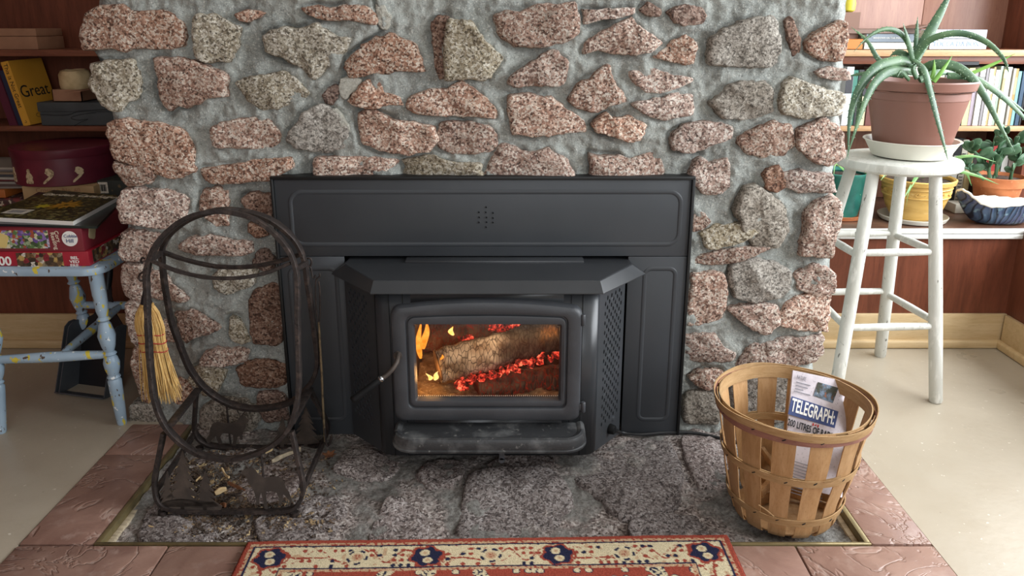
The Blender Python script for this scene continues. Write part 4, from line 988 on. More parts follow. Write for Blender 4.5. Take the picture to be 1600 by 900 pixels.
# ------------------------------------------------------------------ whisk broom
random.seed(21)
brm = thing('whisk_broom', 'straw whisk broom with red stitching hanging inside the left of the log rack', 'broom', P(258, 622, Y=-.2))
c0, c1, c2, c3 = P(229, 474, Y=-.2), P(231, 492, Y=-.2), P(238, 532, Y=-.2), P(257, 622, Y=-.195)
sb = MB()
for k in range(330):
    a = random.uniform(0, 2 * math.pi); r = math.sqrt(random.random()); ex, ey = r * math.cos(a), r * math.sin(a)
    w_ = 1.0 if random.random() < .8 else random.uniform(1.0, 1.25)
    pts = [c0 + Vector((ex * .010, ey * .010, 0)), c1 + Vector((ex * .028, ey * .018, random.uniform(-.004, .004))), lerp(c1, c2, .5) + Vector((ex * .034, ey * .019, 0)), c2 + Vector((ex * .031, ey * .014, 0)),
           lerp(c2, c3, .5) + Vector((ex * .034 * w_ + random.uniform(-.003, .003), ey * .018, 0)), c3 + Vector((ex * .044 * w_ + random.uniform(-.006, .006), ey * .024, random.uniform(-.008, .03)))]
    sb.tube(catmull(pts, 2), [.0016] * 8 + [.0013, .0011, .0006], 4, caps=False)
tag(build('bristles', sb, MAT['straw'], brm), kind='stuff')
build('bristle_core', MB().tube(catmull([c0, c1, c2, lerp(c2, c3, .55)], 5), [.009] + [.012 + .010 * min(1, i / 4) for i in range(15)], 14, flat=.6, up=(0, 1, 0)), MAT['cord_tie'], brm)
for t in (-.12, .02, .16):
    c = lerp(c2, c3, t); loop = [c + Vector((.0325 * math.cos(a), .0155 * math.sin(a), .002 * math.sin(3 * a))) for a in [2 * math.pi * k / 30 for k in range(30)]]
    build('stitching', MB().tube(loop, .0014, 6, closed=True), MAT['redthread'], brm)
build('handle', MB().tube(catmull([P(226, 437, Y=-.2), P(227, 455, Y=-.2), c0 + Vector((0, 0, .004)), c1], 4), [.004] * 4 + [.0055, .007, .009, .011, .0125, .013, .013, .012, .01], 12), MAT['dustpan_dark'], brm)
build('neck_wrap', MB().tube([c0 + Vector((.0125 * math.cos(a), .0125 * math.sin(a), -.004)) for a in [2 * math.pi * k / 24 for k in range(24)]], .004, 8, closed=True), MAT['cord_tie'], brm)
build('hanging_loop', MB().tube([P(226, 434, Y=-.2) + Vector((.005 * math.cos(a), 0, .008 * math.sin(a))) for a in [2 * math.pi * k / 16 for k in range(16)]], .0012, 6, closed=True), MAT['iron'], brm)

# ------------------------------------------------------------------ bark and chips on the hearth
random.seed(5); db_ = MB()
for k in range(3200):
    px = random.triangular(205, 545, 310); py = random.triangular(700, 846, 790)
    if px < 205 + (846 - py) * .62: continue
    q = P(px, py, Z=-.012); q.z = hearth_z(q.x, q.y) + .004
    L, W_, Hh = random.triangular(.002, .012, .003), random.uniform(.001, .0035), random.uniform(.0008, .002)
    Mx = Matrix.Translation(q) @ Matrix.Rotation(random.uniform(0, 6.3), 4, 'Z') @ Matrix.Rotation(random.uniform(-.5, .5), 4, 'Y')
    db_.box((-L / 2, -W_ / 2, -Hh), (L / 2, W_ / 2, Hh), 0, M=Mx)
dm = NT('bark_crumbs'); vv = dm.coord(); sepc = dm.n('ShaderNodeSeparateColor'); dm.link(dm.voro(vv, 60, out='Color'), sepc.inputs[0])
MAT['crumbs'] = dm.done(dm.ramp(sepc.outputs[0], [(0, '#2f241d'), (.45, '#4d3d30'), (.75, '#665240'), (.94, '#9a825f'), (1, '#cbb58c')]), .9)
o = build('bark_debris', db_, MAT['crumbs'], None, smooth=False); tag(o, 'dark crumbs of bark and chips scattered under the log rack', 'debris', kind='stuff')
MAT['palewood'] = wood('fresh_split_wood', '#e0c79c', '#cfae7d', '#a07a4a', (3, 12, 12), 9, .7)
MAT['barkred'] = pm('dry_bark', '#8a5a3a', .9, 0, [(50, '#5d3a25', .4, .7, 4)], (90, .6))
def chip(pts, wd, mat, label, name='wood_chip', cat='wood chip'):
    q = []
    for a, b in pts: v = P(a, b, Z=0); v.z = hearth_z(v.x, v.y) + wd * .7 + .004; q.append(v)
    m = MB().bar(catmull(q, 3), wd * .55, wd, (0.3, .3, 1), False, .8); m.jitter(wd * .12, 90)
    solo(name, m, mat, label, cat, q[0], angle=20)
chip([(425, 727), (440, 720), (470, 708)], .010, MAT['woodstrip'], 'long pale grey stick lying behind the right foot of the log rack', 'stick', 'stick')
chip([(347, 734), (352, 742), (358, 748)], .006, MAT['palewood'], 'pale bent wood sliver under the middle of the front ring')
chip([(356, 756), (370, 761), (383, 767)], .006, MAT['barkred'], 'brown wood splinter left of the front deer cut-out')
chip([(336, 772), (346, 768), (353, 765)], .011, MAT['palewood'], 'ragged cream wood chip right of the small fir cut-out')
chip([(288, 775), (296, 777), (302, 779)], .007, MAT['palewood'], 'leftmost cream chip behind the fir cut-outs')
chip([(306, 773), (314, 773), (320, 774)], .006, MAT['palewood'], 'cream chip between the two fir cut-outs')
chip([(322, 784), (330, 785), (337, 786)], .006, MAT['palewood'], 'pale chip low behind the small fir cut-out')
chip([(415, 711), (422, 708), (426, 706)], .005, MAT['palewood'], 'small tan splinter behind the lowest point of the front ring')
chip([(306, 752), (314, 747)], .004, MAT['palewood'], 'thin pale splinter left of the small fir cut-out')
chip([(338, 790), (345, 785), (352, 787)], .009, MAT['barkred'], 'reddish curl of bark beside the front bar of the rack')
chip([(400, 848 - 30), (408, 812)], .004, MAT['palewood'], 'thin tan splinter on the stone in front of the rack')
chip([(231, 814), (240, 817)], .004, MAT['palewood'], 'lone pale splinter near the left brass strip')
lf = MB(); q = P(514, 710, Z=.012)
for k in range(7):
    a = k * .9; d = Vector((math.cos(a), math.sin(a) * .7, .35 + .2 * math.sin(k * 2))); e = d.cross(Vector((0, 0, 1))).normalized()
    lf.prism([(-.004, 0), (-.006, .010), (0, .021), (.006, .010), (.004, 0)], q + Vector((0, 0, -.004)), e, d.normalized(), .0008)
solo('dry_leaf', lf, MAT['barkred'], 'curled russet dry leaf on the hearth by the rack', 'leaf', q, smooth=False)
# ------------------------------------------------------------------ splint basket
random.seed(11)
BC = Vector((0.640, -0.327, -0.008))
def br(z): return 0.116 + 0.060 * (z / 0.27) - 0.010 * (z / 0.27) ** 2
zt_ = P(1240, 684, Y=BC.y - .18).z - BC.z
bk = thing('splint_basket', 'round wooden splint basket with three hoops at the right of the hearth', 'basket', BC)
NS = 14
def arc(m, a0, a1, prof, th, n=5):
    L = []
    for (z, ro) in prof:
        o_ = [BC + Vector(((ro) * math.cos(lerp(a0(z), a1(z), k / n)), (ro) * math.sin(lerp(a0(z), a1(z), k / n)), z)) for k in range(n + 1)]
        i_ = [BC + Vector(((ro - th) * math.cos(lerp(a0(z), a1(z), k / n)), (ro - th) * math.sin(lerp(a0(z), a1(z), k / n)), z)) for k in range(n, -1, -1)]
        L.append(o_ + i_)
    m.loft(L, cap0=True, cap1=True); return m
for k in range(NS):
    ac = math.radians(-88 + 360 / NS * k) + random.uniform(-.02, .02); bend = random.uniform(-.012, .012)
    hw = lambda z: (0.0185 + 0.006 * z / .27) / br(z)
    prof = [(0.002, br(0) - .012), (0.006, br(0.0) - .003)] + [(z, br(z) - .001 + .002 * math.sin(z * 40 + k)) for z in (.02, .05, .09, .13, .17, .21, zt_ - .004)]
    build('slat', arc(MB(), lambda z: ac - hw(z) + bend * z * 4, lambda z: ac + hw(z) + bend * z * 4, prof, .0022), MAT['slat'], bk)
def hoop(name, z0, z1, dr, th, mat, ph=0.0, amp=.0015):
    L = []; n = 72
    for k in range(n):
        a = 2 * math.pi * k / n; w_ = amp * math.sin(a * 3 + ph); z_0, z_1 = z0 + w_, z1 + w_
        r0, r1 = br(z_0) + dr + .0008 * math.sin(a * 7 + ph), br(z_1) + dr + .0008 * math.sin(a * 7 + ph); d = Vector((math.cos(a), math.sin(a), 0))
        L.append([BC + d * r0 + Vector((0, 0, z_0)), BC + d * r1 + Vector((0, 0, z_1)), BC + d * (r1 - th) + Vector((0, 0, z_1)), BC + d * (r0 - th) + Vector((0, 0, z_0))])
    L.append(L[0]); return build(name, MB().loft(L), mat, bk)
zm = P(1240, 761, Y=BC.y - .16).z - BC.z; zb = P(1240, 823, Y=BC.y - .14).z - BC.z
hoop('rim_hoop', zt_ - .030, zt_ - .006, .0048, .0028, MAT['hoop_red'], 1)
hoop('rim_hoop', zt_ - .017, zt_ + .001, .0066, .0022, MAT['hoop'], 2, .0035)
hoop('inner_rim_hoop', zt_ - .030, zt_ - .001, -.0048, .0024, MAT['hoop'], 3)
hoop('middle_hoop', zm - .009, zm + .009, .0036, .0024, MAT['hoop'], 2, .002)
hoop('middle_hoop', zm - .008, zm + .008, -.004, .0022, MAT['hoop'], 2, .002)
hoop('bottom_hoop', zb - .009, zb + .009, .0036, .0024, MAT['hoop'], 4, .002)
build('base', MB().lathe([(br(0) - .013, .003), (br(0) - .011, .008), (.03, .010)], BC, 28), MAT['slat'], bk)
stp = MB()
for z_, dr in ((zm, .0038), (zb, .0038), (zt_ - .018, .0052)):
    for k in range(NS):
        a = math.radians(-88 + 360 / NS * k) + random.uniform(-.05, .05); d = Vector((math.cos(a), math.sin(a), 0)); c = BC + d * (br(z_) + dr) + Vector((0, 0, z_ + random.uniform(-.003, .003)))
        e = Vector((-d.y, d.x, .6)).normalized(); stp.tube([c - e * .004, c + d * .001, c + e * .004], .0011, 5)
tag(build('staples', stp, MAT['ink'], bk), kind='stuff')
def onb(ang, z, dr): return BC + Vector((math.cos(ang), math.sin(ang), 0)) * (br(z) + dr) + Vector((0, 0, z))
build('loose_splint', MB().bar([onb(math.radians(-88 + 6), zm + .008, .005), onb(math.radians(-78), zm + .012, .009), onb(math.radians(-70), zm + .022, .012)], .002, .006, (0, 0, 1)), MAT['hoop'], bk)
build('loose_splint', MB().tube(catmull([onb(math.radians(-118), zb + .012, .006), onb(math.radians(-124), zb + .026, .010), onb(math.radians(-131), zb + .034, .012)], 4), .0016, 6), MAT['hoop'], bk)
for k, (a, l, h) in enumerate(((20, .17, .03), (75, .19, .045), (130, .16, .06), (160, .18, .03), (100, .15, .075), (45, .14, .07))):
    d = Vector((math.cos(math.radians(a)), math.sin(math.radians(a)), random.uniform(-.1, .2))); c = BC + Vector((.02 * math.cos(k * 2), .03 + .02 * math.sin(k * 2), h))
    m = MB().bar([c - d * l / 2, c + Vector((0, 0, .002)), c + d * l / 2], .012, .017, (0, .2, 1), False, .6)
    solo('kindling_stick', m, MAT['kindling'], 'rough stick of kindling lying in the bottom of the basket', 'kindling', c, 'kindling in the basket')

# ------------------------------------------------------------------ folded newspaper standing in the basket
nT1, nT2, nB1 = P(1240, 578, Y=-.225), P(1330, 598, Y=-.235), P(1203, 752, Y=-.372)
nu = (nT2 - nT1); nW = nu.length * 1.0; nu = nu.normalized(); nv = nT1 - nB1; nv = nv - nu * nv.dot(nu); nH = nv.length; nv = nv.normalized(); nn = nu.cross(nv)
def onp(px, py, lift=0.0):
    d = P(px, py, Y=0) - Vector((0, -CAMD, CAMH)); o_ = Vector((0, -CAMD, CAMH)); t = (nT1 - o_).dot(nn) / d.dot(nn); return o_ + d * t + nn * lift
npm = pm('newsprint', '#d2cad0', .85, 0, [(30, '#c0b6bc', .45, .7, 3), (200, '#aaa2a8', .6, .75, 2)])
npo = thing('newspaper', 'folded newspaper with a blue TELEGRAPH banner standing in the basket', 'newspaper', nT1 - nv * nH)
o0 = nT1 - nv * nH; m = MB(); L = []
for (u_, th) in ((0, -.004), (nW * .3, -.0015), (nW * .6, 0), (nW * .85, .0), (nW * .96, -.002), (nW * 1.0, -.007)):
    L.append([o0 + nu * u_ + nn * th, o0 + nu * u_ + nv * nH + nn * th, o0 + nu * u_ + nv * (nH - .002) - nn * .011, o0 + nu * u_ + nv * .002 - nn * .011])
build('folded_sheets', m.loft(L, cap0=True, cap1=True), npm, npo)
build('inner_sheets', MB().prism([(.004, .01), (nW - .008, .01), (nW - .008, nH - .006), (.004, nH - .004)], o0 - nn * .0125, nu, nv, .006), MAT['paper'], npo, smooth=False)
def npatch(name, quad_px, mat, lift=.0007):
    q = [onp(a, b, lift) for a, b in quad_px]; return build(name, MB().add(q + [p - nn * .0006 for p in q], [(0, 1, 2, 3), (7, 6, 5, 4), (0, 4, 5, 1), (1, 5, 6, 2), (2, 6, 7, 3), (3, 7, 4, 0)]), mat, npo, smooth=False)
npatch('banner', [(1237, 619), (1231, 647), (1304, 669), (1310, 643)], MAT['navyink'])
npatch('front_page_picture', [(1278, 597), (1271, 618), (1301, 630), (1310, 606)], pm('newspaper_picture', '#6f7f92', .8, 0, [(45, '#3a3a30', .42, .55, 3), (90, '#8c5a48', .6, .68, 2), (60, '#d6d9de', .62, .72, 2)]))
d1 = onp(1310, 643) - onp(1237, 619)
wfit = (onp(1306, 656) - onp(1236, 633)).length
def ntext(s, px, py, size, mat, width, bold=0.0):
    t = text('lettering', s, size, mat, npo, onp(px, py), d1, nv, lift=.0012, sx=1.0, bold=bold)
    xs_ = [Vector(v.co).dot(d1.normalized()) for v in t.data.vertices]; cur = max(xs_) - min(xs_); k = width / cur
    c = onp(px, py, .0012) - parent_world(npo); dn = d1.normalized()
    for v in t.data.vertices: r = Vector(v.co) - c; v.co = Vector(v.co) + dn * (r.dot(dn) * (k - 1))
    return t
ntext('TELEGRAPH:', 1270, 644, .044, MAT['whiteink'], wfit * .96, .0008)
ntext('200 LITRES OF RADI', 1265, 671, .0225, MAT['ink'], (onp(1296, 682) - onp(1227, 662)).length, .0004)
ntext('WATER HAVE', 1246, 683, .021, MAT['ink'], (onp(1268, 688) - onp(1223, 676)).length, .0004)
ntext('NATURE', 1252, 591, .014, MAT['greyink'], (onp(1259, 593) - onp(1245, 589)).length)
for i, (a, b, l) in enumerate(((1244, 597, 22), (1243, 602, 19), (1242, 607, 13), (1240, 611, 26))):
    p, q = onp(a, b, .001), onp(a + l, b + l * .26, .001); build('text_line', MB().bar([p, q], .0022, .0004, nn), MAT['greyink'], npo, smooth=False)
for i in range(5):
    p, q = onp(1314 - i * 1.4, 608 + i * 5.5, .0), onp(1321 - i * 1.4, 610.5 + i * 5.5, -.002); build('text_line', MB().bar([p, q], .0022, .0004, nn), MAT['greyink'], npo, smooth=False)
for a, b in ((1270, 661), (1277.5, 663.3)): npatch('flag_bar', [(a, b), (a - .8, b + 4), (a + 1.2, b + 4.6), (a + 2, b + .6)], MAT['redink'])
npatch('flag_leaf', [(1274, 662.6), (1273.2, 665), (1275.2, 665.6), (1276, 663.2)], MAT['redink'])
for i in range(11):
    p, q = onp(1212, 712 + i * 5, .001), onp(1284, 734 + i * 5, .001); build('text_line', MB().bar([p, q], .0016, .0004, nn), MAT['greyink'], npo, smooth=False)

# ------------------------------------------------------------------ power cord
solo('power_cord', MB().tube(catmull([Vector((.285, -.05, .045)), P(972, 676, Z=.012), P(1000, 679, Z=.008), P(1040, 676, Z=.010), P(1080, 676, Z=.010), P(1110, 681, Z=.008), P(1135, 687, Z=.008), P(1165, 692, Z=.008), Vector((.70, -.03, .01)), Vector((.82, .0, .012))], 8), .0042, 8), MAT['rubber'], 'black power cord running right from the stove along the hearth', 'cord', P(1040, 676, Z=.0))

# ------------------------------------------------------------------ oriental rug
rTL, rTR = P(386, 849, Z=.006), P(1137, 838, Z=.006); ru = (rTR - rTL); RW = ru.length; ru = ru.normalized(); rv = Vector((ru.y, -ru.x, 0)); RD = 0.64
def hexl(c): return Vector(lin(c)[:3])
cr_, cc_, cn_, ct_, cd_ = hexl('#a04b3c'), hexl('#dccdaa'), hexl('#2a2c45'), hexl('#c9a886'), hexl('#6e2c2a')
BIG = [.397, .675]; SMALL = [.251, .533, .817]; KS = RW / 1.057
def rugcol(s, t):
    d = min(t, s, RW - s, RD - t); n1 = noise.noise(Vector((s * 160, t * 160, 0))); n2 = noise.noise(Vector((s * 60, t * 60, 5)))
    if d < .003: return cd_ if n1 > 0 else cr_
    if d < .0155: return cr_
    if d < .0235: return ct_ if n1 > -.15 else cr_
    if d < .0275: return cn_
    if d < .093:
        # position along and across the border band
        if t == d: a, b = s, t
        elif s == d: a, b = t + .0, s
        else: a, b = t, RW - s
        c = cc_; mid = .0605
        if n2 > .42: c = ct_
        sc1 = abs(math.sin(a * 43 + 2.2 * math.sin(a * 21)) * .019 + mid - b)
        if sc1 < .0028 and n1 > -.3: c = cr_
        sc2 = abs(math.cos(a * 57) * .022 + mid - b)
        if sc2 < .002 and n1 > .05: c = cr_
        cell = noise.cell(Vector((a * 62, b * 62, 1))); lx, ly = (a * 62) % 1 - .5, (b * 62) % 1 - .5
        if lx * lx + ly * ly < .10:
            if cell > .62: c = cn_
            elif cell < -.45: c = cr_
        for cx, R in [(x * KS, .030) for x in BIG] + [(.068, .030), (RW - .068, .030)]:
            cy = mid if t == d or True else mid
            q = math.hypot(s - cx, (t - .062) * 1.05)
            if q < .040:
                an = math.atan2(t - .062, s - cx); q2 = q + .0035 * math.sin(an * 6) + .002 * n1
                if q2 < .036: c = cr_ if q2 > .030 else cn_
                for (ox, oy, r_) in ((-.004, -.011, .0105), (.003, .012, .010)):
                    e = math.hypot(s - cx - ox, t - .062 - oy)
                    if e < r_: c = cc_ if e > r_ * .45 else ct_
                if q > .036 and abs(an) % 1.57 < .5: c = cr_
        for x in SMALL:
            cx = x * KS; q = math.hypot(s - cx, t - .062); an = math.atan2(t - .062, s - cx)
            if q < .026:
                c = cc_
                if .017 < q < .023 and math.sin(an * 5 + .8) > -.1: c = cn_
                elif q < .007: c = cr_ if math.sin(an * 5) > 0 else ct_
                elif q < .012: c = ct_
        return c
    if d < .097: return cn_
    if d < .107: return ct_ if n1 > -.2 else cr_
    c = cr_; k = noise.cell(Vector((s * 40, t * 40, 2))); lx, ly = (s * 40) % 1 - .5, (t * 40) % 1 - .5
    if lx * lx + ly * ly < .12 and k > .35: c = cc_ if lx * lx + ly * ly < .07 else cn_
    if noise.noise(Vector((s * 22, t * 22, 9))) > .32: c = cc_ if n1 > -.1 else cn_
    return c
NU, NV = 400, 150
def vt(j): k = j / NV; return .17 * k / .55 if k < .55 else .17 + (RD - .17) * (k - .55) / .45
rvs, rcs = [], []
for j in range(NV + 1):
    for i in range(NU + 1):
        s, t = RW * i / NU, vt(j); e = min(s, t, RW - s, RD - t)
        z = .0065 + .008 * sm(-.002, .006, e) + .0011 * noise.noise(Vector((s * 260, t * 260, 0))) + .002 * noise.noise(Vector((s * 4, t * 4, 3)))
        rvs.append(rTL + ru * s + rv * t + Vector((.0012 * noise.noise(Vector((s * 50, t * 50, 4))), .0012 * noise.noise(Vector((s * 50, t * 50, 8))), z - .006)))
        rcs.append(rugcol(s, t))
nb = len(rvs); rfs = [(j * (NU + 1) + i, j * (NU + 1) + i + 1, (j + 1) * (NU + 1) + i + 1, (j + 1) * (NU + 1) + i) for j in range(NV) for i in range(NU)]
ring_ = [i for i in range(NU + 1)] + [j * (NU + 1) + NU for j in range(1, NV + 1)] + [NV * (NU + 1) + i for i in range(NU - 1, -1, -1)] + [j * (NU + 1) for j in range(NV - 1, 0, -1)]
for k in ring_: rvs.append(Vector((rvs[k].x, rvs[k].y, .0048))); rcs.append(cr_)
for k in range(len(ring_)): k2 = (k + 1) % len(ring_); rfs.append((ring_[k], nb + k, nb + k2, ring_[k2]))
me = bpy.data.meshes.new('rug'); me.from_pydata(rvs, [], rfs); me.update()
ca = me.color_attributes.new('weave', 'FLOAT_COLOR', 'POINT'); ca.data.foreach_set('color', [x for c in rcs for x in (*c, 1.0)])
me.polygons.foreach_set('use_smooth', [True] * len(me.polygons))
T = NT('wool_rug'); at = T.n('ShaderNodeVertexColor'); at.layer_name = 'weave'; vec = T.coord(); 
colr = T.mix(T.mapr(T.noise(vec, 420, 3), .4, .7, 0, .45), at.outputs[0], '#5d4a3c', 'MULTIPLY')
me.materials.append(T.done(colr, .95, 0, T.bump(T.noise(vec, 520, 3), .9, .003), .1))
rug = bpy.data.objects.new('rug', me); C.objects.link(rug); origin_to(rug, rTL + ru * RW / 2 + rv * RD / 2)
tag(rug, 'red rug with a cream floral border edging the hearth', 'rug')
# ------------------------------------------------------------------ white stool
SCn = Vector((1.155, 0.365, 0)); SZt = 0.722
stool = thing('white_stool', 'tall chipped white wooden stool with a round seat beside the chimney', 'stool', SCn)
wp = MAT['white_paint']
build('seat', MB().lathe([(.150, SZt - .034), (.166, SZt - .031), (.174, SZt - .024), (.175, SZt - .010), (.171, SZt - .003), (.160, SZt)], SCn, 48), wp, stool)
tops = {'FR': P(1459, 280, Y=.29), 'FL': P(1364, 275, Y=.28), 'BR': P(1407, 272, Y=.45), 'BL': P(1332, 265, Y=.44)}
feet = {'FR': P(1462, 628, Z=0), 'FL': P(1302, 632, Z=0), 'BR': P(1375, 556, Z=0), 'BL': Vector((.955, .52, 0))}
for k in tops:
    t, f = tops[k].copy(), feet[k]; t.z = SZt - .02
    build('leg', MB().tube([lerp(f, t, s) for s in (0, .01, .3, .7, 1)], [.0165, .019, .0195, .019, .017], 18), wp, stool)
def onleg(k, z): t = tops[k].copy(); t.z = SZt - .02; f = feet[k]; return lerp(f, t, (z - f.z) / (t.z - f.z))
zr = {('FL', 'FR'): (.447, .233), ('BL', 'BR'): (.442, .25), ('BR', 'FR'): (.455, .255), ('BL', 'FL'): (.455, .25)}
hu = P(1400, 393, Y=.26).z; hl = P(1400, 507, Y=.24).z; bu = P(1345, 365, Y=.47).z; bl = P(1345, 457, Y=.49).z
for (a, b), za, zb2 in ((('FL', 'FR'), (hu, hu), (hl, hl)), (('BL', 'BR'), (bu, bu), (bl, bl)), (('BR', 'FR'), (P(1398, 368, Y=.47).z, P(1452, 393, Y=.26).z), (P(1388, 462, Y=.49).z, P(1455, 503, Y=.23).z)), (('BL', 'FL'), (P(1303, 374, Y=.45).z, P(1335, 396, Y=.27).z), (bl, hl))):
    for z1, z2 in (za, zb2):
        p, q = onleg(a, z1), onleg(b, z2); build('rung', MB().tube([lerp(p, q, s) for s in (0, .1, .5, .9, 1)], [.008, .0105, .012, .0105, .008], 12), wp, stool)

# ------------------------------------------------------------------ aloe in its pot on the stool
PC = Vector((1.188, 0.365, SZt + .001))
sau = MB().lathe([(.088, 0), (.105, .004), (.128, .046), (.134, .050), (.133, .052), (.126, .050), (.102, .010), (.02, .008)], PC, 48)
solo('plant_saucer', sau, MAT['saucer'], 'deep cream plastic saucer under the brown pot on the stool', 'saucer', PC)
Pz = PC.z + .011
aloe = thing('potted_aloe', 'large arching aloe in a brown plastic pot on the white stool', 'potted plant', (PC.x, PC.y, Pz))
zr_ = P(1435, 130, Y=.365 - .15).z; pz = zr_ - Pz
build('pot', MB().lathe([(.098, 0), (.100, .004), (.133, pz - .055), (.135, pz - .053), (.1365, pz - .03), (.148, pz - .026), (.153, pz - .004), (.151, pz), (.146, pz - .002), (.140, pz - .03), (.12, pz - .05)], (PC.x, PC.y, Pz), 56, capt=False), MAT['potbrown'], aloe, angle=30)
build('soil', MB().lathe([(.143, pz - .030), (.10, pz - .022), (.03, pz - .018)], (PC.x, PC.y, Pz), 32).jitter(.004, 60), MAT['soil'], aloe)
T = NT('aloe_skin'); vec = T.coord(); c = T.mix(T.mapr(T.noise(vec, 14, 3), .35, .68), '#38573f', '#5c7a55'); c = T.mix(T.mapr(T.voro(vec, 120), .08, .24, .8, 0), c, '#b3c9a2')
fr_ = T.n('ShaderNodeLayerWeight'); fr_.inputs[0].default_value = .25
MAT['aloe'] = T.done(c, .42, 0, T.bump(T.noise(vec, 60, 3), .12, .002), .5)
MAT['aloe_young'] = pm('young_aloe', '#7fae4d', .45, 0, [(20, '#639a3c', .4, .7, 3)])
MAT['leafdark'] = pm('dark_green_leaf', '#3f5f45', .4, 0, [(18, '#587a5a', .42, .7, 3)])
MAT['leafmid'] = pm('mid_green_leaf', '#5f8f50', .42, 0, [(18, '#8bb06c', .45, .72, 3)])
def blade(pts, wpx, mat, par, flat=.42, up=(0, -1, .5), teeth=True, name='leaf'):
    q = catmull([P(a, b, Y=y) for a, b, y in pts], 7); n = len(q); rs = []
    for i, p in enumerate(q):
        s = i / (n - 1); w_ = wpx * (p.y + CAMD) / FPX / 2; rs.append(max(.0006, w_ * (1 - s ** 2.4) ** .9 * (0.9 + .1 * math.sin(s * 3)) if s < 1 else .0005))
    m = MB().tube(q, rs, 10, flat=flat, up=up)
    if teeth:
        for i in range(3, n - 3, 2):
            t = (q[i + 1] - q[i - 1]).normalized(); v_ = Vector((0, -.45, .2)); side = t.cross(Vector(up)).normalized()
            for sg in (-1, 1):
                b = q[i] + side * sg * rs[i] * .92; m.tube([b, b + side * sg * .0035 + t * .002], [.0015, .0003], 4)
    return build(name, m, mat, par, angle=70)
A = MAT['aloe']; yc = .365
LV = [([(1428, 98, yc), (1405, 95, .33), (1372, 104, .30), (1348, 130, .27), (1334, 160, .25), (1327, 195, .24), (1325, 249, .23)], 17),
      ([(1428, 112, yc), (1397, 110, .30), (1372, 124, .26), (1355, 152, .23), (1341, 190, .21), (1322, 249, .20)], 15),
      ([(1427, 98, yc), (1418, 66, .35), (1402, 49, .34), (1380, 46, .33), (1356, 58, .32), (1334, 81, .31)], 9),
      ([(1428, 98, .35), (1420, 68, .34), (1411, 36, .33)], 10), ([(1430, 88, .38), (1432, 55, .38), (1434, 26, .38)], 8),
      ([(1430, 92, .37), (1452, 52, .38), (1472, 15, .39), (1492, -25, .4)], 17),
      ([(1429, 92, .35), (1448, 66, .33), (1476, 54, .31), (1508, 53, .30), (1540, 65, .29), (1562, 84, .28), (1572, 100, .27), (1577, 117, .27)], 11),
      ([(1430, 95, .33), (1443, 108, .25), (1453, 140, .21), (1463, 180, .19), (1474, 222, .18), (1482, 254, .18)], 13),
      ([(1436, 112, yc), (1460, 101, .33), (1492, 104, .31), (1520, 124, .29), (1541, 155, .28), (1563, 198, .27), (1586, 238, .26)], 16),
      ([(1480, 118, .38), (1520, 122, .36), (1560, 146, .34), (1600, 184, .32), (1630, 222, .31)], 12),
      ([(1500, 120, .42), (1545, 134, .42), (1580, 158, .42), (1612, 184, .42)], 8),
      ([(1410, 112, .40), (1392, 108, .42), (1372, 92, .44), (1355, 64, .46), (1330, 42, .48)], 10),
      ([(1412, 118, .42), (1380, 114, .44), (1350, 115, .46), (1324, 119, .48)], 11),
      ([(1424, 105, .36), (1416, 88, .36), (1402, 82, .37), (1390, 88, .38)], 14),
      ([(1432, 122, .33), (1427, 106, .32), (1440, 94, .34)], 9), ([(1436, 124, .36), (1470, 112, .38), (1500, 118, .42)], 15),
      ([(1420, 124, .33), (1408, 112, .31), (1402, 120, .29)], 8), ([(1345, 132, .40), (1342, 170, .40), (1335, 215, .40)], 8)]
for pts, w_ in LV: blade(pts, w_, A, aloe, .42 if w_ > 9 else .6)
for pts, w_ in (([(1505, 120, .36), (1550, 101, .35), (1586, 84, .34)], 6), ([(1459, 128, .30), (1474, 108, .30), (1488, 87, .31)], 7), ([(1455, 127, .31), (1459, 112, .31), (1460, 93, .31)], 8)): blade(pts, w_, MAT['aloe_young'], aloe, .5, teeth=False)

# ------------------------------------------------------------------ pots on the bench
BT = .4305
tp_c = Vector((P(1312, 300, Y=.80).x, .80, BT))
teal = thing('teal_planter', 'teal glazed planter on the bench half hidden by the chimney', 'planter', tp_c)
build('pot', MB().lathe([(.062, .008), (.068, .012), (.088, .150), (.094, .156), (.096, .166), (.090, .168), (.084, .155)], tp_c, 40, capt=False), MAT['teal'], teal)
build('saucer', MB().lathe([(.07, 0), (.085, .002), (.092, .016), (.089, .017), (.07, .008)], tp_c, 36), MAT['terracotta'], teal)
build('soil', MB().lathe([(.085, .15), (.02, .155)], tp_c, 24), MAT['soil'], teal)
for pts in ([(1325, 268, .8), (1332, 285, .76), (1345, 305, .73)], [(1318, 265, .8), (1306, 256, .76), (1302, 280, .74)], [(1330, 268, .8), (1348, 262, .78), (1356, 285, .72)]): blade([p for p in pts], 5, MAT['leafmid'], teal, .3, teeth=False)
yp_c = Vector((P(1428, 320, Y=.755).x, .755, BT))
yel = thing('ochre_planter', 'ochre glazed planter with a moulded scroll band behind the stool legs', 'planter', yp_c)
zr2 = .155
build('pot', MB().lathe([(.062, .006), (.072, .012), (.094, .05), (.108, .095), (.110, .118), (.112, .12), (.112, .133), (.122, .138), (.125, zr2 - .003), (.120, zr2), (.112, zr2 - .004), (.105, .12)], yp_c, 48, capt=False), MAT['yellowglaze'], yel)
rel = MB()
for k in range(16):
    a0 = 2 * math.pi * k / 16
    rel.tube([yp_c + Vector((.1105 * math.cos(a0 + t * .032 * math.cos(t * 1.1)), .1105 * math.sin(a0 + t * .032 * math.cos(t * 1.1)), .108 + .011 * (1 - t / 7) * math.sin(t * 1.1))) for t in range(8)], .0025, 6)
build('scroll_relief', rel, MAT['yellowglaze'], yel)
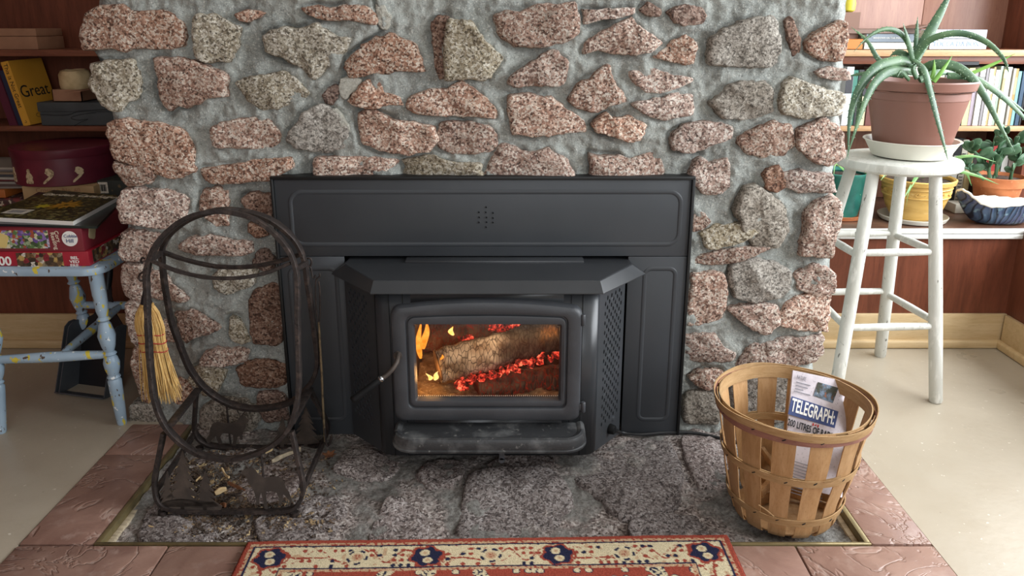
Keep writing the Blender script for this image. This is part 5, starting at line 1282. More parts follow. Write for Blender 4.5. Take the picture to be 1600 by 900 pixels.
for z in (.094, .124): build('moulding', MB().tube([yp_c + Vector(((.109 if z < .1 else .1125) * math.cos(2 * math.pi * k / 40), (.109 if z < .1 else .1125) * math.sin(2 * math.pi * k / 40), z)) for k in range(40)], .0028, 6, closed=True), MAT['yellowglaze'], yel)
build('saucer', MB().lathe([(.09, 0), (.108, .003), (.116, .018), (.113, .019), (.09, .006)], yp_c, 40), MAT['saucer'], yel)
build('soil', MB().lathe([(.11, .142), (.02, .146)], yp_c, 24), MAT['soil'], yel)
for pts, w_ in (([(1440, 276, .75), (1470, 264, .70), (1500, 268, .68), (1530, 276, .68), (1560, 288, .68)], 7), ([(1445, 274, .76), (1485, 250, .72), (1520, 244, .70), (1556, 253, .7)], 6), ([(1432, 276, .74), (1425, 288, .66), (1412, 310, .62)], 6), ([(1428, 274, .74), (1440, 268, .68), (1421, 298, .61), (1416, 322, .6)], 5),
                ([(1450, 274, .78), (1490, 262, .74), (1510, 272, .72), (1518, 290, .72)], 5), ([(1415, 274, .75), (1400, 266, .7), (1385, 272, .66), (1376, 282, .64)], 5)): blade(pts, w_, MAT['leafmid'], yel, .25, teeth=False)
tc_c = Vector((P(1558, 290, Y=.84).x, .84, BT))
jade = thing('potted_jade', 'leafy jade plant in a terracotta pot on the bench', 'potted plant', tc_c)
zj = P(1558, 281, Y=.76).z - BT
build('pot', MB().lathe([(.058, 0), (.060, .003), (.079, zj - .035), (.086, zj - .034), (.091, zj), (.086, zj + .001), (.080, zj - .03)], tc_c, 40, capt=False), MAT['terracotta'], jade, angle=30)
build('soil', MB().lathe([(.083, zj - .012), (.02, zj - .008)], tc_c, 24), MAT['soil'], jade)
random.seed(31)
lm = bpy.data.meshes.new('jade_leaf'); lmb = MB().ellipsoid((0, 0, .018), (.011, .003, .018), 10, 6)
lm.from_pydata(lmb.v, [], lmb.f); lm.polygons.foreach_set('use_smooth', [True] * len(lm.polygons)); lm.materials.append(MAT['leafdark'])
STM = [([(1545, 282), (1546, 262), (1550, 235), (1556, 210)], 9), ([(1548, 280), (1540, 255), (1524, 238), (1512, 228)], 8), ([(1552, 280), (1565, 250), (1578, 232), (1590, 216)], 8), ([(1578, 284), (1582, 266), (1590, 250), (1596, 240)], 8), ([(1540, 283), (1524, 268), (1508, 262), (1500, 255)], 8), ([(1556, 276), (1558, 250), (1562, 225), (1572, 200)], 7)]
for pts, nl in STM:
    yy = [.80 + random.uniform(-.05, .03) * i / 3 for i in range(4)]; q = catmull([P(a, b, Y=yy[i]) for i, (a, b) in enumerate(pts)], 6)
    build('stem', MB().tube(q, [.006 - .003 * i / len(q) for i in range(len(q))], 8), MAT['leafdark'], jade)
    for k in range(nl * 2):
        i = int(len(q) * (.3 + .7 * (k // 2) / nl)); p = q[min(i, len(q) - 1)]; o = bpy.data.objects.new('leaf', lm); C.objects.link(o); o.parent = jade; o.location = p - tc_c
        an = (k % 2) * math.pi + random.uniform(-.7, .7) + (k // 2) * 1.2; o.rotation_euler = (random.uniform(-.5, .5), (random.uniform(.7, 1.4)) * (1 if k % 2 else -1), an); s = random.uniform(.8, 1.45); o.scale = (s, s, s)
# leaf-shaped bowl
bc = Vector((P(1562, 340, Y=.695).x, .695, BT))
bowl = thing('leaf_bowl', 'dark blue leaf-shaped ceramic bowl with a white rim on the bench', 'bowl', bc)
def rim(a):
    x = .155 * math.cos(a) * (1 + .06 * math.sin(3 * a)); y = .068 * math.sin(a)
    z = .070 + .040 * max(0, -math.cos(a)) ** 3 + .010 * max(0, math.cos(a)) + .006 * math.sin(4 * a + 1); return x, y, z
def bsurf(s, a, inn=0.0):
    x, y, z = rim(a); r = .50 + .50 * s ** .7; fl = .003 * math.sin(a * 22) * s
    return bc + Vector((x * r * (1 - inn), y * r * (1 - inn) + 0, .004 + inn * .06 + z * s ** 1.25 + fl * .6))
T = NT('leaf_glaze'); vec = T.coord((1, .4, 1)); wv = T.n('ShaderNodeTexWave'); T.link(vec, wv.inputs[0]); wv.inputs['Scale'].default_value = 16; wv.inputs['Distortion'].default_value = 9; wv.inputs['Detail'].default_value = 1
c = T.mix(T.mapr(T.noise(vec, 12, 3), .35, .7), '#3d5a72', '#4f4a70'); c = T.mix(T.mapr(wv.outputs['Fac'], .78, .95), c, '#1c2230'); c = T.mix(T.mapr(T.noise(vec, 40, 3), .58, .75), c, '#8fb0b5')
MAT['bowl'] = T.done(c, .3, 0, T.bump(wv.outputs['Fac'], .5, .006), .5)
n_ = 64; L = [[bsurf(s, 2 * math.pi * k / n_) for k in range(n_)] for s in (0, .15, .35, .6, .85, 1.0)]
build('shell', MB().loft(L, cap0=True), MAT['bowl'], bowl, sharp=False)
build('inside', MB().loft([[bsurf(s, 2 * math.pi * k / n_, .05) for k in range(n_)] for s in (0, .3, .6, 1.0)], cap0=True), MAT['saucer'], bowl, sharp=False)
build('rim', MB().tube([bsurf(1.0, 2 * math.pi * k / n_, .022) for k in range(n_)], .0045, 8, closed=True), MAT['saucer'], bowl)
rk = MB().ellipsoid((1.845, .902, BT + .045), (.026, .022, .047), 20, 14, jit=.25, js=22)
solo('grey_stone', rk, MAT['grey'], 'speckled grey stone behind the leaf bowl at the right edge', 'stone', (1.845, .902, BT))
# ------------------------------------------------------------------ books and boxes on the right-hand shelves
random.seed(77)
CM = {}
def cover(hexc, rough=.5):
    if hexc not in CM: CM[hexc] = pm('cover_' + hexc[1:], hexc, rough, 0, [(25, hexc, .5, .7, 2)], (200, .05))
    return CM[hexc]
def book(lo, hi, hexc, label, spine_dir='y', group=None, M=None, name='book', cat='book', band=None):
    """hard cover round a block of pages; lo/hi box, spine towards the room (-y)"""
    lo, hi = Vector(lo), Vector(hi); c = Vector(((lo.x + hi.x) / 2, (lo.y + hi.y) / 2, lo.z)); c = M @ c if M is not None else c; t = thing(name, label, cat, c, group)
    th = .0016; m = MB()
    if spine_dir == 'y':
        m.box((lo.x, lo.y, lo.z), (lo.x + th, hi.y, hi.z), .0005).box((hi.x - th, lo.y, lo.z), (hi.x, hi.y, hi.z), .0005).box((lo.x, lo.y, lo.z), (hi.x, lo.y + th, hi.z), .0005)
        pg = MB().box((lo.x + th, lo.y + th, lo.z + .003), (hi.x - th, hi.y - .003, hi.z - .003))
    else:
        m.box((lo.x, lo.y, lo.z), (hi.x, hi.y, lo.z + th), .0005).box((lo.x, lo.y, hi.z - th), (hi.x, hi.y, hi.z), .0005).box((lo.x, lo.y, lo.z), (hi.x, lo.y + th, hi.z), .0005)
        pg = MB().box((lo.x + .003, lo.y + th, lo.z + th), (hi.x - .003, hi.y - .003, hi.z - th))
    if M is not None: m.v = [M @ p for p in m.v]; pg.v = [M @ p for p in pg.v]
    build('cover', m, cover(hexc), t, smooth=False); build('pages', pg, MAT['paper'], t, smooth=False)
    if band:
        b = MB().box((lo.x + .001, lo.y - .0006, lerp(lo.z, hi.z, band[0])), (hi.x - .001, lo.y + .0003, lerp(lo.z, hi.z, band[1])))
        if M is not None: b.v = [M @ p for p in b.v]
        build('spine_label', b, cover(band[2]), t, smooth=False)
    return t
ORD = ['first', 'second', 'third', 'fourth', 'fifth', 'sixth', 'seventh', 'eighth', 'ninth', 'tenth', 'eleventh', 'twelfth', 'thirteenth', 'fourteenth', 'fifteenth', 'sixteenth', 'seventeenth', 'eighteenth', 'nineteenth', 'twentieth', 'twenty-first', 'twenty-second', 'twenty-third', 'twenty-fourth', 'twenty-fifth', 'twenty-sixth', 'twenty-seventh', 'twenty-eighth', 'twenty-ninth', 'thirtieth', 'thirty-first', 'thirty-second', 'thirty-third', 'thirty-fourth']
SPN = [(1318, 1329, '#dfe6e6', 'white'), (1330, 1337, '#3f7d6e', 'teal'), (1338, 1346, '#2b2b2e', 'black'), (1347, 1355, '#d9cfae', 'cream'), (1356, 1370, '#6a3a34', 'maroon'), (1372, 1390, '#cfc9b8', 'beige'), (1392, 1408, '#3a4a60', 'blue'), (1410, 1430, '#d8d4c8', 'white'), (1432, 1450, '#7d4a38', 'brown'), (1452, 1470, '#c9c2a8', 'cream'), (1472, 1487, '#8c8f92', 'grey'),
       (1488, 1496, '#e6e4de', 'white'), (1497, 1507, '#222326', 'black'), (1508, 1517, '#cfc48d', 'khaki'), (1518, 1524, '#a79aa6', 'lilac'), (1525, 1533, '#ece9e2', 'white'), (1534, 1538, '#8a8588', 'grey'), (1539, 1545, '#e8e6e0', 'white'), (1546, 1549, '#b59a6a', 'tan'), (1550, 1556, '#eae7de', 'white'), (1557, 1561, '#9fb0a0', 'pale green'), (1562, 1566, '#d8cf9d', 'cream'),
       (1567, 1575, '#efede6', 'white'), (1576, 1580, '#a9a49c', 'grey'), (1581, 1585, '#b98a4e', 'ochre'), (1586, 1591, '#7fb3b5', 'aqua'), (1592, 1598, '#2f4a63', 'navy'), (1599, 1602, '#26262a', 'black')]
for k, (a, b, hx, nm) in enumerate(SPN):
    x0, x1 = P(a, 160, Y=.89).x + .0004, P(b + .8, 160, Y=.89).x - .0004
    h = .205 + random.uniform(-.012, .008) if k not in (3, 12) else .19
    book((x0, .89 + random.uniform(0, .008), .7475), (x1, 1.04, .7475 + h), hx, f'{nm} spined book, {ORD[k]} from the chimney on the middle right shelf', group='upright books on the middle right shelf', band=(.55, .85, random.choice(['#e8e4d8', '#3a3a40', '#8a8a88', '#b5a27a'])) if k % 3 == 0 else None)
q0, q1 = P(1486, 97, Y=.9), P(1529, 97, Y=.9)
book((q0.x, .895, .7475 + .2145), (q1.x, 1.02, .7475 + .2275), '#1d1d20', 'thin black book lying flat on top of the upright books', 'z')
# lying on the top shelf
ZT_ = 1.0165
def flat(pxa, pxb, pya, pyb, hx, label, name='book', cat='book', band=None, dy=0.0, deep=.2):
    a = P(pxa, pyb, Y=.89 + dy); b = P(pxb, pya, Y=.89 + dy); return book((a.x, .89 + dy, max(ZT_, a.z)), (b.x, .89 + dy + deep, b.z), hx, label, 'z', name=name, cat=cat)
b1 = flat(1452, 1543, 61, 77, '#cfd6e2', 'white game box with pale blue lettering, lower of two on the top right shelf', 'game_box', 'box')
b2 = flat(1455, 1543, 46.5, 60.5, '#c3cad8', 'white game box with pale blue lettering, upper of two on the top right shelf', 'game_box', 'box')
MAT['paleblue'] = pm('pale_blue_print', '#8fa3c4', .6)
for b_o, y in ((b1, 69), (b2, 53.5)):
    q = P(1494, y, Y=.8895); text('lettering', 'TOCCA DA BOX' if b_o is b2 else 'TOCCA DA BOX', .024, MAT['whiteink'] if b_o is b2 else MAT['paleblue'], b_o, q, (1, 0, 0), (0, 0, 1), sx=.9)
flat(1350, 1450, 66.5, 77, '#e3ded0', 'cream book lying under the grey-blue one on the top right shelf')
gb = flat(1353, 1436, 53, 66, '#77818c', 'grey-blue book with white spine lettering on the top right shelf')
text('lettering', 'WINDOWS ON THE PAST', .0085, MAT['whiteink'], gb, P(1386, 59.5, Y=.8895), (1, 0, 0), (0, 0, 1))
flat(1322, 1349, 61, 77, '#c9762c', 'orange box beside the chimney on the top right shelf', 'small_box', 'box')
flat(1324, 1440, 45, 52.6, '#7a5e50', 'dull brown book topmost of the lying stack on the top right shelf', dy=.02)
fl = MB().prism([(0, 0), (.05, .012), (.09, .004), (.09, .0), (.05, .008), (.01, -.003)], P(1402, 44, Y=.93), (1, 0, 0), (0, 0, 1), -.12)
solo('paper_bag', fl, cover('#6b4c3c'), 'crumpled dark brown paper bag on top of the lying books', 'bag', P(1402, 44, Y=.93), smooth=False)
ypo = MB().lathe([(.012, 0), (.020, .006), (.022, .03), (.018, .045), (.012, .047)], P(1326, 19, Y=.95), 24)
solo('yellow_cup', ypo, cover('#d8c83e'), 'small yellow cup peeping past the chimney above the top right shelf', 'cup', P(1326, 19, Y=.95))
bs = MB().box((P(1300, 20, Y=.93).x, .93, 1.0165), (P(1345, 20, Y=.93).x, .99, P(1326, 19, Y=.95).z - .0005)); o = solo('cup_stand_box', bs, cover('#7b5847'), 'brown box under the yellow cup on the top right shelf', 'box', (P(1320, 20, Y=.93).x, .96, 1.0165), smooth=False)
# books standing on the bench behind the plants
LWR = [(1478, 1486, '#d8d6d0', 'white spiral-bound'), (1487, 1498, '#2c2d30', 'black'), (1499, 1508, '#cfcabb', 'beige'), (1509, 1518, '#d9c99a', 'cream'), (1519, 1530, '#3a3230', 'dark brown'), (1531, 1541, '#b5423c', 'red'), (1542, 1556, '#a8302c', 'bright red'), (1557, 1562, '#d8b53a', 'yellow'), (1563, 1574, '#3c3f44', 'charcoal'), (1575, 1584, '#c9c5bd', 'pale grey'), (1585, 1588, '#2f5577', 'blue')]
for k, (a, b, hx, nm) in enumerate(LWR):
    x0, x1 = P(a, 260, Y=.93).x + .0005, P(b + .9, 260, Y=.93).x - .0005
    bk2 = book((x0, .93, BT), (x1, 1.09, BT + .235 + random.uniform(-.03, .03)), hx, f'{nm} book standing on the bench behind the plants, {ORD[k]} from the stool', group='upright books on the bench behind the plants')
    if k in (0, 2):
        sp = MB()
        for j in range(16): sp.tube([(x0 + .003, .929, BT + .02 + j * .0125), (x0 + .010, .924, BT + .02 + j * .0125), (x0 + .016, .929, BT + .02 + j * .0125)], .0016, 5)
        build('spiral', sp, MAT['ink'], bk2)
    elif k in (1, 8): build('spine_label', MB().box((x0 + .003, .9295, BT + .1), (x1 - .003, .9302, BT + .2)), cover('#c9c9c4'), bk2, smooth=False)
bx = MB().box((P(1492, 330, Y=.84).x, .84, BT), (P(1524, 330, Y=.84).x, .91, BT + .035), .003)
solo('white_tray', bx, MAT['saucer'], 'low white tray between the ochre planter and the leaf bowl', 'tray', (P(1505, 330, Y=.84).x, .87, BT))

# ------------------------------------------------------------------ left-hand shelves
Y2 = .895; Z2 = .7485
def pxbox(pxa, pxb, pya, pyb, Y, deep, z0=None): a, b = P(pxa, pyb, Y=Y), P(pxb, pya, Y=Y); ym = (pya + pyb) / 2; return (P(pxa, ym, Y=Y).x, Y, a.z if z0 is None else z0), (P(pxb, ym, Y=Y).x, Y + deep, b.z)
# leaning yellow book, spine and front cover visible
th_, hh, dd = .031, .232, .17
Mb = Matrix.Translation(P(43, 199, Y=.89) + Vector((0, 0, .006))) @ Matrix.Rotation(math.radians(-11), 4, 'Y') @ Matrix.Rotation(math.radians(-7), 4, 'Z')
yb = thing('book', 'yellow hardback leaning left on the shelf, lettered Great', 'book', Mb @ Vector((0, 0, 0)))
m = MB().box((-th_ / 2, 0, 0), (-th_ / 2 + .002, dd, hh), .0006).box((th_ / 2 - .002, 0, 0), (th_ / 2, dd, hh), .0006).box((-th_ / 2, 0, 0), (th_ / 2, .002, hh), .0006); m.v = [Mb @ p for p in m.v]
build('cover', m, pm('yellow_cover', '#e0a53c', .5, 0, [(5, '#cf9431', .4, .7, 2)]), yb, smooth=False)
m = MB().box((-th_ / 2 + .002, .002, .003), (th_ / 2 - .002, dd - .003, hh - .003)); m.v = [Mb @ p for p in m.v]; build('pages', m, MAT['paper'], yb, smooth=False)
book((-.040, .008, .001), (-.0165, .16, .205), '#2a3046', 'navy book leaning left beside the yellow one on the left shelf', M=Mb)
book((-.072, .003, .002), (-.0410, .17, .222), '#5c2436', 'burgundy book, leftmost of those leaning on the left shelf', M=Mb)
R3 = Mb.to_3x3()
text('lettering', 'Great', .062, MAT['ink'], yb, Mb @ Vector((th_ / 2, .078, .118)), R3 @ Vector((0, 1, 0)), R3 @ Vector((0, 0, 1)))
text('lettering', 'This is Not Great', .022, MAT['ink'], yb, Mb @ Vector((0, 0, .145)), R3 @ Vector((0, 0, -1)), R3 @ Vector((1, 0, 0)))
build('publisher_mark', MB().tube([Mb @ Vector((-.004, -.0004, .012)), Mb @ Vector((.004, -.0004, .012)), Mb @ Vector((.001, -.0004, .020))], .0009, 5), MAT['ink'], yb)
build('cover_seal', MB().tube([Mb @ Vector((th_ / 2 + .0003, .055 + .012 * math.cos(a), .03 + .007 * math.sin(a))) for a in [2 * math.pi * k / 20 for k in range(20)]], .0007, 5, closed=True), MAT['ink'], yb)
lo, hi = pxbox(60, 190, 160, 200, .885, .19, Z2); g1 = thing('storage_box', 'dark grey lidded cardboard box on the lower left shelf', 'box', ((lo[0] + hi[0]) / 2, .97, Z2)); gz = hi[2]
MAT['greybox'] = pm('grey_card', '#4b4f50', .65, 0, [(12, '#414546', .4, .7, 3)], (60, .1))
build('body', MB().box((lo[0] + .004, .889, Z2), (hi[0], 1.06, gz - .03), .002), MAT['greybox'], g1); build('lid', MB().box((lo[0], .884, gz - .034), (hi[0], 1.065, gz), .003), MAT['greybox'], g1)
build('seam_line', MB().tube(catmull([P(a, b, Y=.8835) for a, b in ((62, 179), (90, 180), (108, 179), (122, 174), (150, 172), (168, 171))], 4), .0011, 6), MAT['ink'], g1)
build('seam_line', MB().tube(catmull([P(a, b, Y=.8885) for a, b in ((150, 176), (126, 179), (111, 184), (122, 188), (138, 186), (124, 192), (114, 198))], 4), .0010, 6), MAT['ink'], g1)
gz += .001
lo, hi = pxbox(82, 128, 140, 163, .895, .14, gz)
MAT['kraft'] = pm('kraft_card', '#a3785c', .75, 0, [(15, '#946a50', .4, .7, 3)], (100, .1))
kb2 = thing('kraft_box', 'small light brown card box on the grey box', 'box', ((lo[0] + hi[0]) / 2, .96, gz))
w_ = .003
build('walls', MB().box((lo[0], .895, gz), (hi[0], .895 + w_, hi[2])).box((lo[0], 1.03, gz), (hi[0], 1.03 + w_, hi[2])).box((lo[0], .895, gz), (lo[0] + w_, 1.03, hi[2])).box((hi[0] - w_, .895, gz), (hi[0], 1.03, hi[2])).box((lo[0], .895, gz), (hi[0], 1.03, gz + w_)), MAT['kraft'], kb2, smooth=False)
build('flap', MB().prism([(0, 0), (.055, .004), (.055, .007), (0, .003)], (hi[0], .895, hi[2] - .003), (1, 0, 0), (0, 0, 1), -.1), MAT['kraft'], kb2, smooth=False)
cb = Vector(((lo[0] + hi[0]) / 2, .962, gz + w_ + .0005))
solo('cream_bowl', MB().lathe([(.028, 0), (.045, .02), (.051, .055), (.053, .09), (.046, .104), (.036, .108), (.03, .10)], cb, 28, wob=lambda a, z: 1 + (.10 * math.sin(3 * a) + .06 * math.sin(7 * a + 1)) * sm(.06, .11, z)).jitter(.003, 40), pm('cream_clay', '#d6bd90', .8, 0, [(20, '#b3976b', .42, .7, 4)], (60, .4)), 'cream lumpy bowl with a ragged rim sitting in the card box', 'bowl', cb)
# flat boxes on the upper left shelf
za = 1.0165
lo, hi = pxbox(-60, 58, 57, 72, .9, .17, za); solo('flat_box', MB().box(lo, hi, .002), MAT['kraft'], 'flat tan box on the top left shelf, lower of two', 'box', ((lo[0] + hi[0]) / 2, .98, za))
lo2, hi2 = pxbox(-60, 56, 44.5, 55.5, .9, .165, hi[2] + .001); solo('flat_box', MB().box(lo2, hi2, .002), MAT['kraft'], 'flat tan box on the top left shelf, upper of two', 'box', ((lo2[0] + hi2[0]) / 2, .98, hi[2]))
# on the left bench
bx0, bx1 = P(36, 305, Y=.66).x, P(148, 305, Y=.66).x; zt2 = P(90, 291, Y=.66).z
MAT['beigebox'] = pm('beige_card', '#b99c72', .7, 0, [(9, '#a5885f', .4, .7, 3)], (80, .1))
fbx2 = thing('beige_box', 'flat beige box with faint lettering under the burgundy hatbox', 'box', ((bx0 + bx1) / 2, .78, BT + .001))
build('carton', MB().box((bx0, .66, BT + .001), (bx1, .90, zt2), .002), MAT['beigebox'], fbx2)
text('lettering', 'Crossing  No. 60', .022, MAT['kraft'], fbx2, ((bx0 + bx1) / 2, .6598, zt2 - .015), (1, 0, 0), (0, 0, 1))
hc = Vector((P(107, 270, Y=.80).x, .80, zt2 + .001)); hR = .168
MAT['burgundy'] = pm('burgundy_lacquer', '#6d2635', .38, 0, [(10, '#5a1e2c', .4, .7, 3)], (90, .06), spec=.5)
hat = thing('hatbox', 'round burgundy hatbox with cream cameo figures on the left bench', 'hatbox', hc)
hz = P(107, 236, Y=.80 - hR).z - hc.z
build('drum', MB().lathe([(hR - .006, 0), (hR - .003, .002), (hR - .003, hz - .026)], hc, 64), MAT['burgundy'], hat)
build('lid', MB().lathe([(hR, hz - .030), (hR + .001, hz - .028), (hR + .001, hz - .003), (hR - .002, hz), (hR - .03, hz + .001)], hc, 64), MAT['burgundy'], hat, angle=30)
def cameo(ang, poly, s):
    vs = []; n = len(poly); c = math.radians(ang)
    for r in (hR - .0028, hR - .0005):
        for a, b in poly: an = c + a * s / hR; vs.append(hc + Vector((r * math.cos(an), r * math.sin(an), .012 + b * s)))
    tri = tessellate_polygon([[Vector((a, b, 0)) for a, b in poly]])
    fs = [tuple(i + n for i in t) for t in tri] + [(i, (i + 1) % n, (i + 1) % n + n, i + n) for i in range(n)]
    build('cameo_figure', MB().add(vs, fs), pm('cream_cameo', '#cdb893', .7, 0, [(120, '#8d7757', .52, .66, 2)]), hat, smooth=False)
lady = [(-8, 0), (8, 0), (9, 5), (7, 9), (9, 14), (6, 20), (3, 23), (4, 27), (2, 31), (-2, 31), (-4, 27), (-3, 23), (-6, 20), (-8, 14), (-7, 8), (-9, 4)]
cap = [(-12, 0), (-9, 0), (6, 12), (11, 18), (12, 25), (8, 30), (2, 33), (-3, 32), (-4, 27), (-6, 23), (-3, 20), (-1, 17), (2, 16), (-11, 4)]
cameo(-104, lady, .0016); cameo(-81, cap, .0016); cameo(-134, lady, .0016); cameo(-50, cap, .0016)
gx0, gx1 = P(152, 290, Y=.70).x, P(215, 290, Y=.70).x; gz2 = P(170, 282, Y=.70).z
dk = thing('dark_game_box', 'dark green box with a white barcode label beside the beige box', 'box', ((gx0 + gx1) / 2, .8, BT + .001))
build('carton', MB().box((gx0, .70, BT + .001), (gx1, .92, gz2), .002), pm('dark_green_card', '#2c3430', .6, 0, [(40, '#6b5b3e', .58, .66, 2)]), dk)
build('barcode_label', MB().box((gx0 + .004, .6992, gz2 - .045), (gx0 + .036, .7, gz2 - .006)), MAT['paper'], dk, smooth=False)
bcm = MB()
for k in range(8): bcm.box((gx0 + .010 + k * .0026, .6988, gz2 - .038), (gx0 + .0112 + k * .0026 + .0006 * (k % 3), .6994, gz2 - .014))
tag(build('barcode', bcm, MAT['ink'], dk, smooth=False), kind='stuff')
# magazines piled at the far left
mx1 = P(33, 290, Y=.72).x; z = BT + .001
solo('dark_case', MB().box((mx1 - .30, .72, z), (mx1, .95, z + .05), .004), cover('#1f2024'), 'black case at the bottom of the magazine pile on the left bench', 'case', (mx1 - .15, .83, z)); z += .051
pt = MB().box((mx1 - .28, .725, z), (mx1 - .003, .93, z + .032), .008)
solo('patterned_box', pt, pm('patterned_card', '#4a2f2c', .6, 0, [(60, '#cdbfa8', .58, .64, 2), (40, '#7d3030', .5, .6, 2)]), 'brown box with a white ring pattern in the magazine pile', 'box', (mx1 - .14, .83, z)); z += .033
solo('orange_case', MB().box((mx1 - .25, .722, z), (mx1 - .062, .90, z + .030), .003), cover('#b5672c'), 'orange tin near the middle of the magazine pile', 'tin', (mx1 - .15, .83, z)); z += .031
for k in range(9):
    hx = ['#8a7f76', '#5c4a46', '#9a948c', '#6a2d30', '#b0aaa0', '#4a4a50', '#8c7a66', '#7a7470', '#a39a8e'][k]; dx = random.uniform(-.012, .012)
    Mr = Matrix.Translation((mx1 - .14 + dx, .83, z)) @ Matrix.Rotation(random.uniform(-.08, .08), 4, 'Z') @ Matrix.Translation((-(mx1 - .14 + dx), -.83, -z))
    book((mx1 - .28 + dx, .73, z), (mx1 + .01 + dx, .94, z + .0082), hx, f'{ORD[k]} magazine from the bottom of the pile on the far left bench', 'z', 'magazines piled on the left bench', Mr, 'magazine', 'magazine'); z += .0086

# ------------------------------------------------------------------ painted chair with puzzle boxes
MAT['blue_chair'] = None
T = NT('pale_blue_paint_with_splashes'); vec = T.coord(); c = T.mix(T.mapr(T.noise(vec, 10, 3), .35, .7), '#a9bfd0', '#97aec2')
c = T.mix(T.mapr(T.noise(T.coord((1, 1, .5)), 48, 2), .62, .645), c, '#dcc84a'); c = T.mix(T.mapr(T.noise(T.coord((1, 1, .5), (1, 2, 3)), 62, 2), .655, .675), c, '#5a4a40')
c = T.mix(T.mapr(T.noise(T.coord((1, 1, 1), (2, 1, 0)), 50, 2), .68, .70), c, '#eef2f2'); MAT['blue_chair'] = T.done(c, .35, 0, T.bump(T.noise(vec, 40, 3), .1), .5)
bcM = MAT['blue_chair']
chair = thing('painted_chair', 'pale blue chair with paint splashes and turned legs at the far left', 'chair', (-1.26, .2, 0))
SZ0, SZ1 = .458, .484
def seatloop(k, z):
    x0, x1, y0, y1, r = -1.435 + k, -1.085 - k, .012 + k, .385 - k, .05 - k * .5; pts = []
    for cx, cy, a0 in ((x1 - r, y1 - r, 0), (x0 + r, y1 - r, 90), (x0 + r, y0 + r, 180), (x1 - r, y0 + r, 270)):
        for i in range(7): a = math.radians(a0 + 15 * i); pts.append(Vector((cx + r * math.cos(a), cy + r * math.sin(a), z)))
    return pts
build('seat', MB().loft([seatloop(.012, SZ0), seatloop(.002, SZ0 + .004), seatloop(0, SZ0 + .012), seatloop(.003, SZ1 - .004), seatloop(.01, SZ1)], cap0=True, cap1=True), bcM, chair)
TP = [(0, .0115), (.01, .0135), (.10, .0155), (.25, .018), (.30, .0185), (.315, .014), (.325, .018), (.34, .014), (.38, .0195), (.42, .0215), (.455, .0175), (.47, .0125), (.48, .018), (.495, .0125), (.53, .018), (.60, .0235), (.67, .0165), (.69, .0115), (.705, .0185), (.72, .0125), (.76, .0165), (.85, .0185), (1.0, .019)]
tops2 = {'FR': (-1.118, .05), 'FL': (-1.405, .045), 'BR': (-1.115, .34), 'BL': (-1.375, .35)}
feet2 = {'FR': P(191, 662, Z=0), 'FL': P(2, 676, Z=0), 'BR': Vector((-1.09, .40, 0)), 'BL': Vector((-1.36, .40, 0))}
for k in tops2:
    t, f = Vector((*tops2[k], SZ0 + .004)), feet2[k]; build('leg', MB().tube([lerp(f, t, s) for s, r in TP], [r for s, r in TP], 18), bcM, chair)
def ol(k, z): return lerp(feet2[k], Vector((*tops2[k], SZ0)), z / SZ0)
fz = P(90, 561, Y=.035).z; bz = P(165, 477, Y=.37).z
fa, fb_ = ol('FL', fz), ol('FR', fz + .004); build('stretcher', MB().tube([lerp(fa, fb_, s) for s in (0, .08, .5, .92, 1)], [.009, .012, .0155, .012, .008], 14), bcM, chair)
ba, bb = ol('BL', bz), ol('BR', bz); build('stretcher', MB().tube([lerp(ba, bb, s) for s in (0, .08, .5, .92, 1)], [.009, .012, .013, .012, .008], 14), bcM, chair)
build('stretcher', MB().tube([lerp(lerp(fa, fb_, .56), lerp(ba, bb, .5), s) for s in (0, .1, .5, .9, 1)], [.008, .011, .0135, .011, .008], 14), bcM, chair)
# puzzle boxes
def collage(name, base, cols, sc_):
    T = NT(name); v = T.coord(); s_ = T.n('ShaderNodeSeparateColor'); T.link(T.voro(v, sc_, out='Color'), s_.inputs[0]); n_ = len(cols)
    c = T.ramp(s_.outputs[0], [(i / n_, x) for i, x in enumerate(cols)], 'CONSTANT'); c = T.mix(T.mapr(T.noise(v, sc_ * 1.7, 3), .45, .65, 0, .6), c, base); return T.done(c, .4, 0, None, .5)
MAT['flowers'] = collage('printed_flowers', '#4a5a3a', ['#8f6fb5', '#5c7a4a', '#c9c0d8', '#3f5238', '#b0503c', '#9fb08a', '#6d4f9a', '#d8d0b0'], 120)
MAT['cooks'] = collage('printed_figures', '#2f2620', ['#3a2f26', '#e4ddd0', '#7a5a3a', '#5a4632', '#8f2a36', '#c0a060', '#4a3a2c', '#9a8a70'], 90)
MAT['maroonbox'] = pm('maroon_card', '#7d2a33', .35, 0, [(6, '#702430', .4, .7, 2)], spec=.5)
MAT['redbox'] = pm('red_card', '#a82436', .35, 0, [(6, '#98202f', .4, .7, 2)], spec=.5)
yF = .03; xr1 = P(140, 412, Y=yF).x
z1 = SZ1 + .001; z2 = P(70, 393, Y=yF).z; xr2 = P(131, 380, Y=yF).x; z3 = P(70, 357, Y=yF).z
p1 = thing('puzzle_box', 'bright red puzzle box lettered BELVEDERE, lower of two on the chair', 'puzzle box', (-1.27, .17, z1))
build('carton', MB().box((-1.47, yF, z1), (xr1, .30, z2), .0015), MAT['redbox'], p1)
def decal(name, pxa, pxb, pya, pyb, mat, par, Y=yF): a, b = P(pxa, pyb, Y=Y), P(pxb, pya, Y=Y); return build(name, MB().box((a.x, Y - .0008, a.z), (b.x, Y + .0003, b.z)), mat, par, smooth=False)
decal('picture', 29, 97, 395, 420, MAT['cooks'], p1)
FXu, FZu = (1, 0, 0), (0, 0, 1)
text('lettering', '500', .034, MAT['whiteink'], p1, P(3, 408.5, Y=yF), FXu, FZu, bold=.0008)
